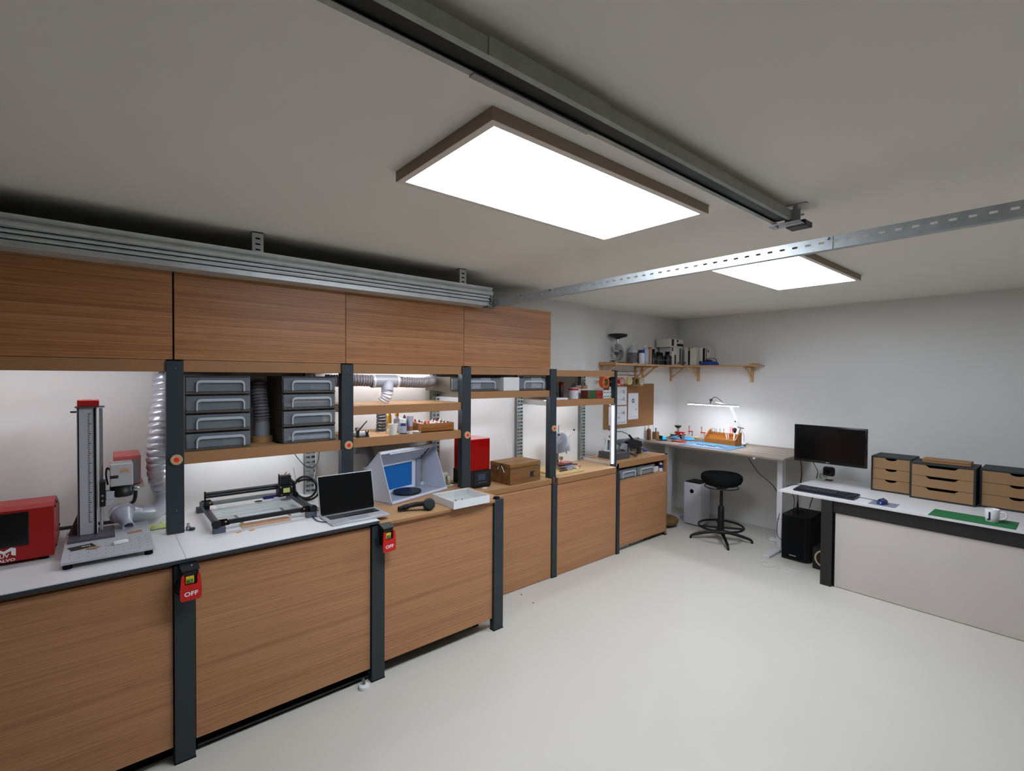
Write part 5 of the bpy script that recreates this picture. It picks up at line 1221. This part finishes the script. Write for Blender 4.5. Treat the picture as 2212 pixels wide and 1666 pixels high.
B().cyl(W3(.365, .035, .063), W3(.365, .045, .145), .008, .010, n=12).build('handle', m_wplast, t)
B().lathe([(.011, 0), (.020, .02), (.024, .040), (.018, .055), (0, .06)], W3(.365, .045, .145), 18).build('bristles', mat('bristle', (54, 28, 38), .95, bump=.5, bscale=500), t)
t = thing('small_hammer', 'small hammer with a wooden handle standing right of the dark brush', 'hammer', W3(.385, .09, .0))
B().cyl(W3(.375, .085, .093), W3(.412, .085, .205), .0055, n=10).build('handle', m_honey, t)
b = B().cyl(W3(.375, .085, .212), W3(.450, .085, .204), .007, n=10); b.build('head', m_dg, t)
t = thing('clear_box', 'small clear plastic box behind the left end of the wooden rack', 'box', (-3.10, 5.80, DZ))
bx(-3.14, 5.74, DZ, -3.02, 5.84, DZ+.085).build('box', m_acr, t)
# red press and friends
t = thing('red_press', 'red crystal press with a dark green handle on the standing desk', 'press', (-3.22, 5.38, DZ))
bx(-3.29, 5.33, DZ, -3.13, 5.42, DZ+.012, bv=.002, rot=R3('Z', -8)).build('base', m_redp, t)
bx(-3.165, 5.36, DZ+.012, -3.145, 5.385, DZ+.115, bv=.002).build('column', m_steel, t)
b = B().box(-3.26, 5.355, DZ+.108, -3.135, 5.395, DZ+.126, bv=.003).box(-3.245, 5.36, DZ+.085, -3.20, 5.39, DZ+.108, bv=.003); b.build('yoke', m_redp, t)
B().cyl((-3.225, 5.375, DZ+.126), (-3.225, 5.375, DZ+.17), .012).cyl((-3.225, 5.375, DZ+.055), (-3.225, 5.375, DZ+.085), .010).build('spindle', m_steel, t)
B().lathe([(.010, 0), (.022, .006), (.040, .022), (.044, .030), (.036, .036), (0, .038)], (-3.225, 5.375, DZ+.165), 22).build('handle', mat('bottle_green', (14, 44, 26), .35), t)
b = B().lathe([(0, 0), (.018, 0), (.016, .01), (0, .012)], (-3.225, 5.375, DZ+.012), 16).lathe([(0, 0), (.02, .0), (.02, .01), (0, .012)], (-3.225, 5.375, DZ+.04), 16); b.build('dies', m_wplast, t)
t = thing('lens_lamp', 'small black disc with a glowing blue light on the standing desk', 'light', (-3.42, 5.37, DZ))
B().lathe([(0, 0), (.042, 0), (.044, .005), (.040, .010), (0, .010)], (-3.42, 5.37, DZ), 24).build('base', m_black, t)
B().lathe([(.022, 0), (.022, .02), (.014, .034), (0, .038)], (-3.415, 5.375, DZ+.010), 16).build('blue_light', mat('cyan_glow', (20, 130, 190), .3, emit=(20, 150, 230), es=.9), t)
t = thing('blue_dish', 'glossy light blue dish behind the red press', 'dish', (-3.23, 5.62, DZ))
B().lathe([(0, 0), (.075, 0), (.085, .012), (.070, .030), (.03, .040), (0, .040)], (-3.23, 5.62, DZ), 26).build('dish', mat('glossy_cyan', (60, 134, 180), .15), t)
t = thing('blue_wrap', 'light blue wrapped lump left behind the red press', 'bag', (-3.36, 5.58, DZ))
B().lathe([(0, 0), (.05, 0), (.055, .02), (.03, .045), (0, .05)], (-3.37, 5.56, DZ), 14).build('lump', mat('light_blue_film', (70, 124, 164), .4), t)
t = thing('strap_bundle', 'bundle of cream and dark straps lying near the room corner', 'straps', (-3.43, 5.70, DZ))
random.seed(21)
for k in range(6):
    a = random.random()*6; pts = []
    for q in range(9):
        aa = a+q*.7; pts.append((-3.40+.08*math.cos(aa)+random.uniform(-.02, .02), 5.66+.10*math.sin(aa), DZ+.012+.010*k+.006*random.random()))
    B().tube(smooth_path(pts, 4), .0085, 6).build('strap', [m_beige, m_blackm, m_beige, mat('strap_olive', (84, 78, 58), .7), m_blackm, m_beige][k], t)
t = thing('black_loupe', 'small black eyepiece lying left of the strap bundle', 'eyepiece', (-3.50, 5.42, DZ))
B().lathe([(0, 0), (.020, 0), (.024, .02), (.020, .06), (0, .06)], (-3.535, 5.42, DZ+.024), 16, (1, .2, 0)).build('barrel', m_black, t)
for k, (x, y, lab) in enumerate(((-3.30, 5.80, 'left of two small red clamps against the far wall'), (-3.13, 5.80, 'right of two small red clamps against the far wall'))):
    t = thing('red_mini_clamp', lab, 'clamp', (x, y, DZ), 0, 'two small red clamps')
    b = B().box(x-.035, y-.012, DZ, x+.045, y+.012, DZ+.010, bv=.002).box(x-.035, y-.008, DZ+.085, x+.030, y+.008, DZ+.098, bv=.002); b.build('jaws', m_redp, t)
    B().cyl((x+.020, y, DZ+.010), (x+.020, y, DZ+.085), .006).build('column', m_steel, t)
    b = B().cyl((x-.022, y, DZ+.05), (x-.022, y, DZ+.150), .004).lathe([(0, 0), (.009, .003), (.007, .012), (0, .014)], (x-.022, y, DZ+.148), 10); b.build('screw', mat('dark_red_screw', (120, 30, 28), .4), t)
t = thing('cream_dish', 'shallow cream bowl between the two small red clamps', 'bowl', (-3.20, 5.70, DZ))
B().lathe([(0, 0), (.05, 0), (.07, .03), (.066, .03), (.046, .004), (0, .004)], (-3.20, 5.785, DZ), 24).build('bowl', mat('cream_ceramic', (206, 184, 140), .4), t)
tag(bx(-3.10, 5.55, DZ, -3.01, 5.72, DZ+.010, rot=R3('Z', -60), bv=.002).build('dark_tile', m_dg), 'thin dark slab behind the left end of the wooden rack', 'slab')
t = bottle('spray_bottle', 'brown bottle with a white nozzle near the cork board', -3.545, 5.235, DZ, .026, .145, mat('amber_bottle', (104, 68, 40), .25), m_wplast, .034, .012, shoulder=.12)
t = thing('pen_cup', 'brown square pen holder near the cork board', 'pen holder', (-3.50, 5.33, DZ))
bx(-3.535, 5.295, DZ, -3.475, 5.36, DZ+.100, bv=.002).build('holder', mat('pen_wood', (148, 104, 66), .6, var=.06, vscale=40), t)
bx(-3.55, 5.27, DZ-.0002, -3.46, 5.37, DZ+.004).build('white_base', m_wcard, t)
for k, (dx, dy, h, mm, lab) in enumerate(((-.015, -.02, .16, m_wplast, 'tallest white pen in the brown holder'), (0, 0, .13, m_black, 'black pen in the middle of the brown holder'), (.012, .015, .135, m_wplast, 'white pen at the right of the brown holder'), (-.01, .02, .125, m_black, 'black pen at the back right of the brown holder'), (-.04, -.04, .12, m_wplast, 'white pen leaning left beside the brown holder'))):
    x, y = -3.505+dx, 5.328+dy
    z0p = DZ+.1003 if k < 4 else DZ+.004
    tag(B().cyl((x, y, z0p), (x, y-.01, DZ+h+.02), .0048, n=8).build('pen', mm), lab, 'pen', 'pens in the brown holder')
tag(bx(-3.47, 5.28, DZ, -3.40, 5.33, DZ+.006, rot=R3('Z', 20), bv=.002).build('black_card', m_black), 'flat black piece at the desk edge right of the pen holder', 'card')

cable('cable', 'black cable dropping in waves from the standing desk to the white leg', [(-2.44, 5.45, .945), (-2.39, 5.45, .842), (-2.30, 5.45, .723), (-2.228, 5.45, .67), (-2.146, 5.45, .609), (-2.104, 5.45, .538), (-2.06, 5.40, .45)], .004)
cable('cable', 'white cable lying along the floor under the standing desk', [(-2.70, 5.70, .004), (-2.517, 5.53, .004), (-2.325, 5.442, .004), (-2.171, 5.42, .004), (-2.07, 5.43, .004)], .004, m_wplast)
tag(B().box(-2.19, 5.47, 0, -2.07, 5.55, .035, bv=.006).build('power_socket', m_wplast), 'white power socket on the floor behind the white desk leg', 'socket')

# ---- purifier
t = thing('air_purifier', 'white tower air purifier with a small round display', 'air purifier', (-3.01, 5.45, 0))
b = B().box(-3.12, 5.335, .008, -2.90, 5.56, .500, bv=.018, seg=3); bd = b.build('body', mat('purifier_white', (206, 206, 212), .4), t)
bx(-3.10, 5.352, .499, -2.918, 5.545, .513, bv=.004).build('top_grille', m_black, t)
b = B().box(-3.10, 5.350, 0, -2.92, 5.545, .010); b.build('plinth', m_dg, t)
B().lathe([(0, 0), (.024, 0), (.024, .003), (0, .003)], (-3.01, 5.3348, .405), 28, (0, -1, 0)).build('display', m_scr, bd)
B().ring((-3.01, 5.3325, .405), (0, 1, 0), .016, .014, .001).build('display_ring', mat('blue_line', (60, 120, 190), .4), bd)
b = B()
for i in range(14):
    for k in range(16): b.box(-3.107+i*.0147, 5.3343, .045+k*.0147, -3.103+i*.0147, 5.3352, .049+k*.0147)
o = b.build('perforation', mat('hole_grey', (150, 150, 156), .6), bd); o['kind'] = 'stuff'

# ---- round brown bag by the end cabinet
t = thing('round_cushion', 'flat round brown cushion on the floor behind the end cabinet', 'cushion', (-3.21, 5.08, .026))
m_ol = mat('olive_brown', (112, 88, 48), .85, bump=.3, bscale=200)
B().lathe([(0, .0), (.12, .0), (.155, .02), (.160, .05), (.140, .075), (.08, .085), (.06, .07), (.05, .04), (0, .04)], (-3.21, 5.08, .0265), 32).build('cushion', m_ol, t)
B().lathe([(.052, .045), (.045, .048), (0, .048)], (-3.21, 5.08, .0265), 20).build('hollow', m_dark, t)

# ---- stool
t = thing('stool', 'black swivel stool with a round padded seat and foot ring', 'stool', (-2.53, 5.09, 0))
SX, SY = -2.53, 5.09
B().lathe([(0, .585), (.09, .588), (.155, .600), (.195, .630), (.210, .665), (.207, .700), (.185, .720), (.12, .728), (0, .729)], (SX, SY, 0), 44).build('seat', m_fabric, t)
B().lathe([(0, .545), (.045, .548), (.06, .565), (.10, .588), (0, .588)], (SX, SY, 0), 28).build('seat_plate', m_black, t)
B().tube([(SX+.168*math.cos(a)-.0, SY+.168*math.sin(a), .578) for a in [2*PI*k/40 for k in range(40)]], .0055, 8, closed=True).build('height_ring', m_black, t)
B().cyl((SX, SY, .36), (SX, SY, .56), .016, n=20).build('gas_rod', m_black, t)
B().lathe([(0, .075), (.035, .075), (.034, .10), (.031, .36), (.024, .372), (0, .372)], (SX, SY, 0), 24).build('column', m_black, t)
B().tube([(SX+.225*math.cos(a), SY+.225*math.sin(a), .155) for a in [2*PI*k/48 for k in range(48)]], .0115, 10, closed=True).build('foot_ring', m_black, t)
for k in range(4):
    a = math.radians(35+90*k); c, s_ = math.cos(a), math.sin(a)
    B().box(SX+.125*c-.1, SY+.125*s_-.012, .130, SX+.125*c+.1, SY+.125*s_+.012, .145, rot=Matrix.Rotation(a, 3, 'Z')).build('ring_spoke', m_black, t)
for k, ang in enumerate((31, -50, 218, 124)):
    a = math.radians(ang); c, s_ = math.cos(a), math.sin(a)
    pts = [(SX+r*c, SY+r*s_, z) for r, z in ((.02, .095), (.12, .082), (.22, .058), (.285, .038), (.305, .022), (.307, .004))]
    B().tube(smooth_path(pts, 4), .015, 10, rf=lambda i, n=21: .019-.008*min(1, i/18)).build('leg', m_black, t)
    B().cyl((SX+.307*c, SY+.307*s_, 0), (SX+.307*c, SY+.307*s_, .012), .012, n=12).build('glide', m_blackm, t)

# ================================================================== computer desk on the right
TZ = .742
t = thing('computer_desk', 'long white computer desk with a black frame and white front panel', 'desk', (-.3, 5.15, 0))
bx(-1.795, 4.672, TZ-.0035, 1.25, 5.915, TZ, bv=.0005).build('top', m_white, t) if False else None
b = B().prism([(-1.795, 4.672), (1.25, 4.672), (1.25, 5.64), (-1.745, 5.64)], 'z', TZ-.016, TZ); b.build('top', m_white, t)
bx(-1.45, 4.69, .625, 1.18, 4.73, TZ-.0165, bv=.001).build('front_rail', mat('frame_black', (34, 34, 32), .5, var=.08, vscale=30), t)
m_fr = MATS['frame_black']
bx(-1.448, 4.665, 0, -1.366, 4.735, TZ-.0165, bv=.002).build('leg', m_fr, t); bx(1.10, 4.665, 0, 1.18, 4.735, TZ-.0165, bv=.002).build('leg', m_fr, t)
bx(-1.448, 5.50, 0, -1.366, 5.57, TZ-.0165, bv=.002).build('leg', m_fr, t); bx(1.10, 5.50, 0, 1.18, 5.57, TZ-.0165, bv=.002).build('leg', m_fr, t)
bx(-1.362, 4.700, .004, 1.10, 4.714, .622, bv=.001).build('front_panel', mat('panel_offwhite', (206, 198, 190), .5, var=.03, vscale=2), t)
bx(-1.362, 4.694, .0, -1.352, 4.720, .622).build('panel_edge', m_blackm, t)
TZ += .0003
# monitor
t = thing('monitor', 'large black computer monitor hanging above the left end of the white desk', 'monitor', (-1.56, 5.22, .945))
m_bez = mat('bezel', (14, 14, 15), .25)
bx(-1.858, 5.195, .947, -1.262, 5.225, 1.302, bv=.006, seg=2).build('housing', m_bez, t)
bx(-1.842, 5.1925, .972, -1.278, 5.1955, 1.288).build('screen', m_scr, t)
bx(-1.70, 5.225, 1.02, -1.42, 5.26, 1.24, bv=.01).build('back_bulge', m_black, t)
b = B().box(-1.60, 5.26, 1.09, -1.52, 5.275, 1.17).cyl((-1.56, 5.275, 1.13), (-1.56, 5.90, 1.13), .018).box(-1.61, 5.90, 1.08, -1.51, 5.929, 1.18); b.build('wall_arm', m_black, t)
text('ASUS', .014, (-1.568, 5.194, .960), RY, mat('silver_print', (170, 170, 174), .4), t, name='lettering', bold=.0004)
cable('cable', 'black cable hanging from the left underside of the monitor behind the desk', [(-1.82, 5.25, .95), (-1.82, 5.28, .90), (-1.84, 5.35, .82), (-1.86, 5.40, .72), (-1.87, 5.35, .60), (-1.84, 5.28, .47)], .0055)
cable('cable', 'thinner black cable hanging right of the first one under the monitor', [(-1.72, 5.27, .95), (-1.735, 5.40, .88), (-1.77, 5.58, .80), (-1.80, 5.66, .74), (-1.80, 5.60, .60), (-1.78, 5.40, .455)], .004)
# small speaker
t = thing('desk_speaker', 'small black rounded speaker on a foot below the monitor', 'speaker', (-1.655, 5.50, TZ))
B().box(-1.695, 5.47, TZ+.042, -1.595, 5.53, TZ+.135, bv=.022, seg=3).build('body', m_black, t)
B().box(-1.675, 5.475, TZ, -1.615, 5.53, TZ+.008, bv=.003).build('foot', m_black, t)
B().cyl((-1.645, 5.50, TZ+.005), (-1.645, 5.50, TZ+.05), .006).build('neck', m_chrome, t)
B().lathe([(0, 0), (.022, 0), (.018, .003), (0, .003)], (-1.645, 5.4705, TZ+.088), 20, (0, -1, 0)).build('cone', m_blackm, t)
cable('cable', 'short curled black lead at the left of the small desk speaker', [(-1.665, 5.52, TZ+.03), (-1.69, 5.53, TZ+.02), (-1.715, 5.54, TZ+.045), (-1.735, 5.54, TZ+.04), (-1.735, 5.54, TZ+.010), (-1.715, 5.53, TZ+.006)], .003)
# keyboard
t = thing('keyboard', 'black full size keyboard at the left end of the white desk', 'keyboard', (-1.47, 4.84, TZ))
b = B().prism([(4.75, TZ+.002), (4.745, TZ+.012), (4.755, TZ+.016), (4.925, TZ+.027), (4.935, TZ+.022), (4.93, TZ+.010)], 'x', -1.700, -1.238)
bmesh.ops.bevel(b.bm, geom=[e for e in b.bm.edges if abs((e.verts[0].co-e.verts[1].co).x) < .001 and e.is_boundary is False][:0] or b.bm.edges[:], offset=.0025, segments=1, affect='EDGES')
kb = b.build('case', mat('keyboard_black', (22, 23, 30), .35), t)
b = B().m(mat('keycap', (36, 38, 44), .35)); slope = (.027-.016)/(.925-.755+.0)
rk3 = R3('X', math.degrees(math.atan((.011)/.170)))
for r_ in range(6):
    y = 4.778+r_*.0235+(.004 if r_ == 5 else 0); z = TZ+.016+(y-4.755)*.0647+.002
    for c_ in range(21):
        if c_ in (14, 18) and r_ < 5 and c_ == 18: continue
        x = -1.685+c_*.0205+(.006 if c_ > 14 else 0)+(.006 if c_ > 17 else 0)
        if x > -1.26: continue
        if r_ == 0 and 3 <= c_ <= 8:
            if c_ == 3: b.box(x, y-.009, z-.003, x+.118, y+.009, z+.0035, rot=rk3)
            continue
        if 15 <= c_ <= 17 and r_ == 2: continue
        b.box(x, y-.009, z-.003, x+.0175, y+.009, z+.0035, rot=rk3)
o = b.build('keys', None, kb); o['kind'] = 'stuff'
b = B().box(-1.68, 4.92, TZ, -1.66, 4.93, TZ+.012).box(-1.28, 4.92, TZ, -1.26, 4.93, TZ+.012).box(-1.69, 4.755, TZ, -1.25, 4.765, TZ+.004); b.build('rubber_feet', m_blackm, t)
cable('cable', 'thin black keyboard lead running left off the white desk', [(-1.60, 4.94, TZ+.012), (-1.68, 5.0, TZ+.012), (-1.76, 5.0, TZ+.006), (-1.82, 4.96, TZ-.01), (-1.87, 4.98, .65)], .0028)
t = thing('mouse', 'glossy dark blue computer mouse on its grey pad', 'mouse', (-1.055, 4.80, TZ+.002))
b = B(); n = 20; rings = []
prof = [(0.0, 1.0), (.35, 1.04), (.62, .96), (.85, .70), (.97, .35), (1.0, 0)]
for (hh, rr) in prof:
    cur = []
    if rr == 0: cur = [b.bm.verts.new((-1.058, 4.81, TZ+.002+.040))]
    else:
        for i in range(n):
            a = 2*PI*i/n; cur.append(b.bm.verts.new((-1.058+.036*rr*math.cos(a), 4.80+.012*hh+.055*rr*math.sin(a), TZ+.002+.040*hh*(1-.15*(1-math.sin(a))*.5))))
    if rings:
        p_ = rings[-1]
        for i in range(n):
            if len(cur) == 1: b._face([p_[i], p_[(i+1) % n], cur[0]], True)
            else: b._face([p_[i], p_[(i+1) % n], cur[(i+1) % n], cur[i]], True)
    rings.append(cur)
b._face(rings[0][::-1]); b.build('shell', mat('mouse_blue', (16, 40, 92), .15, coat=.5), t)
B().cyl((-1.062, 4.835, TZ+.038), (-1.054, 4.835, TZ+.038), .006, n=12).build('wheel', m_blackm, t)
tag(bx(-1.135, 4.725, TZ, -.962, 4.885, TZ+.002).build('mouse_pad', mat('pad_grey', (128, 130, 142), .7, var=.1, vscale=40)), 'small grey mouse pad on the white desk', 'mouse pad')
cable('cable', 'thin dark mouse lead between keyboard and blue mouse', [(-1.235, 4.90, TZ+.004), (-1.19, 4.90, TZ+.004), (-1.13, 4.88, TZ+.005), (-1.07, 4.86, TZ+.012)], .0022)
# cutting mat
t = thing('cutting_mat', 'green cutting mat with a grid at the front of the white desk', 'cutting mat', (-.53, 4.81, TZ))
bx(-.755, 4.685, TZ, -.300, 4.935, TZ+.003, bv=.0005).build('mat', mat('mat_green', (28, 108, 62), .6), t)
b = B(); gl = mat('grid_green', (56, 136, 88), .6)
for k in range(22): b.box(-.737+k*.0200, 4.70, TZ+.003, -.7363+k*.0200, 4.92, TZ+.0033)
for k in range(11): b.box(-.737, 4.705+k*.020, TZ+.003, -.318, 4.7057+k*.020, TZ+.0033)
o = b.build('grid_lines', gl, t); o['kind'] = 'stuff'
t = thing('mug', 'white mug with a dark letter J standing on the green mat', 'mug', (-.425, 4.815, TZ+.0035))
mx_, my_ = -.425, 4.815
B().lathe([(0, .004), (.030, .004), (.033, 0), (.036, .004), (.038, .03), (.0395, .088), (.038, .090), (.0365, .088), (.035, .03), (.030, .010), (0, .010)], (mx_, my_, TZ+.0035), 36).build('cup', mat('mug_white', (232, 230, 228), .2, coat=.3), t)
hp = [(mx_+.036, my_-.008, TZ+.078), (mx_+.062, my_-.014, TZ+.080), (mx_+.072, my_-.016, TZ+.062), (mx_+.064, my_-.014, TZ+.038), (mx_+.036, my_-.008, TZ+.026)]
B().tube(smooth_path(hp, 6), .0055, 10).build('handle', MATS['mug_white'], t)
dJ = Vector((-.30, -1, 0)).normalized()
jr = R4('Z', math.degrees(math.atan2(dJ.y, dJ.x))+90) @ R4('X', 90)
text('J', .062, Vector((mx_, my_, TZ+.050))+dJ*.0402, jr, mat('navy_print', (30, 32, 62), .5), t, name='lettering', bold=.0015, ext=.0008)
# drawer cabinets
def drawer_cab(x0, x1, yf, z1, cols_, lab, notchw):
    t = thing('drawer_cabinet', lab, 'drawer cabinet', ((x0+x1)/2, yf+.15, TZ), 0, 'small drawer cabinets on the white desk')
    m_c = mat('cabinet_black', (38, 44, 44), .6, var=.06, vscale=60); yb_ = min(yf+.31, 5.635); e_ = .012
    b = B().box(x0, yf, z1-e_, x1, yb_, z1, bv=.001).box(x0, yf, TZ, x1, yb_, TZ+e_, bv=.001).box(x0, yf, TZ+e_, x0+e_, yb_, z1-e_).box(x1-e_, yf, TZ+e_, x1, yb_, z1-e_).box(x0, yb_-.006, TZ+e_, x1, yb_, z1-e_)
    b.build('case', m_c, t)
    xa_, xb_ = x0+e_+.001, x1-e_-.001; zz0, zz1 = TZ+e_, z1-e_; H = (zz1-zz0)/3
    for k in range(3):
        a, c = zz0+k*H+.0015, zz0+(k+1)*H-.0015; xm = (xa_+xb_)/2; nw = notchw; nd = .020
        pts = [(xa_, a), (xb_, a), (xb_, c), (xm+nw+.012, c)]
        if nw < .06: pts += [(xm+nw*math.cos(math.radians(q)), c-nd*math.sin(math.radians(q))) for q in range(0, 181, 20)]
        else: pts += [(xm+nw, c-.006), (xm+nw-.015, c-nd), (xm-nw+.015, c-nd), (xm-nw, c-.006)]
        pts += [(xm-nw-.012, c), (xa_, c)]
        d_ = B().prism(pts, 'y', yf+.002, yf+.012).build('drawer', m_kraft, t)
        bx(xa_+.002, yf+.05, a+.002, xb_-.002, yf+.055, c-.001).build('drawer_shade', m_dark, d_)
    return t
drawer_cab(-1.262, -.975, 5.335, 1.056, 1, 'black drawer cabinet with three narrow brown drawers, left of the three', .042)
drawer_cab(-.972, -.562, 5.262, 1.045, 1, 'wide black drawer cabinet in the middle with wooden slabs on top', .095)
drawer_cab(-.545, -.130, 5.318, 1.045, 1, 'black drawer cabinet cut off at the right edge of the picture', .042)
m_slab = wood('slab_wood', (124, 88, 56), (152, 112, 74), (168, 128, 90), 'x', 25, .55, .2, 12)
for k in range(2):
    tag(bx(-.905+k*.0, 5.335-.0*k, 1.0455+k*.0165, -.600, 5.475, 1.0605+k*.0165, bv=.002).build('wooden_slab', m_slab), ['lower', 'upper'][k]+' of two thin wooden slabs on the middle drawer cabinet', 'wooden slab', 'two thin wooden slabs')
# subwoofer
t = thing('subwoofer', 'tall black speaker box under the white desk with cables lying on top', 'speaker', (-1.79, 5.24, 0))
m_sub = mat('sub_black', (20, 20, 19), .7, bump=.2, bscale=500)
b = B().prism([(-1.905, 5.06), (-1.70, 5.06), (-1.665, 5.10), (-1.665, 5.43), (-1.905, 5.43)], 'z', .008, .435)
b.build('cabinet', m_sub, t)
bx(-1.90, 5.056, .02, -1.705, 5.0605, .425, bv=.002).build('front_cloth', m_fabric, t)
bx(-1.835, 5.0545, .046, -1.775, 5.0565, .054).build('name_plate', mat('silver_print', (170, 170, 174), .4), t)
for (x, y) in ((-1.88, 5.09), (-1.70, 5.09), (-1.88, 5.40), (-1.69, 5.40)): B().cyl((x, y, 0), (x, y, .01), .012, n=10).build('foot', m_blackm, t)
random.seed(31)
for k in range(5):
    pts = [(-1.87+.03*k, 5.12+.02*k, .44), (-1.86+.035*k, 5.16, .455+.01*(k % 2)), (-1.84+.02*k, 5.22, .47), (-1.82, 5.28-.01*k, .46), (-1.80-.01*k, 5.34, .441)]
    cable('cable', ['leftmost', 'second', 'middle', 'fourth', 'rightmost'][k]+' loose black cable lying on top of the subwoofer', pts, .0035, group='cables on the subwoofer')
tag(B().cyl((-1.80, 5.13, .435), (-1.795, 5.14, .575), .013, .005, n=10).build('antenna', m_black), 'black stubby antenna standing on the subwoofer', 'antenna')
tag(B().cyl((-1.83, 5.09, .435), (-1.83, 5.09, .458), .005, n=8).build('plug', m_brownwood), 'tiny plug end on the front edge of the subwoofer', 'plug')
cable('cable', 'black cable from under the white desk down to the subwoofer, left side', [(-1.80, 4.95, .71), (-1.78, 5.0, .62), (-1.80, 5.06, .53), (-1.83, 5.12, .445)], .003)
cable('cable', 'black cable from under the white desk down behind the subwoofer', [(-1.62, 5.20, .71), (-1.615, 5.22, .6), (-1.62, 5.25, .5), (-1.66, 5.30, .44)], .005)
cable('cable', 'thin dark loop beside the white leg of the standing desk', [(-1.945, 5.10, .42), (-1.955, 5.08, .30), (-1.95, 5.08, .20), (-1.92, 5.10, .16)], .003)
t = thing('floor_speaker', 'black box with a beige ring behind the black desk leg', 'speaker', (-1.52, 5.10, 0))
bx(-1.615, 5.00, .002, -1.44, 5.20, .200, bv=.003).build('cabinet', m_sub, t)
B().ring((-1.520, 4.998, .110), (0, 1, 0), .078, .066, .006).build('cone_ring', mat('beige_ring', (196, 176, 140), .6), t)
B().lathe([(.066, 0), (.02, -.012), (0, -.01)], (-1.520, 4.9985, .110), 28, (0, -1, 0)).build('cone', mat('cone_brown', (96, 66, 44), .8), t)
cable('cable', 'thin white cable curled on the floor in front of the subwoofer, left loop', [(-1.86, 4.765, .003), (-1.847, 4.761, .003), (-1.88, 4.703, .003), (-1.94, 4.698, .003), (-1.973, 4.747, .003), (-1.952, 4.828, .003), (-1.881, 4.86, .003), (-1.817, 4.78, .003), (-1.80, 4.72, .003)], .0028, m_beige)
cable('cable', 'thin white cable curled on the floor in front of the subwoofer, right loop', [(-1.80, 4.712, .003), (-1.724, 4.71, .003), (-1.653, 4.78, .003), (-1.657, 4.857, .003), (-1.746, 4.985, .003), (-1.776, 4.936, .003), (-1.747, 4.815, .003), (-1.67, 4.795, .003)], .0028, m_wplast)
# debris
for (x, y, l) in ((-2.736, 2.538, 'tiny dark chip on the floor, nearer to the middle of the room'), (-2.90, 2.56, 'tiny reddish chip on the floor beside the flush wooden cabinet')):
    tag(bx(x-.008, y-.004, 0, x+.006, y+.005, .003).build('wood_chip', mat('chip', (150, 96, 62), .8)), l, 'wood scrap')
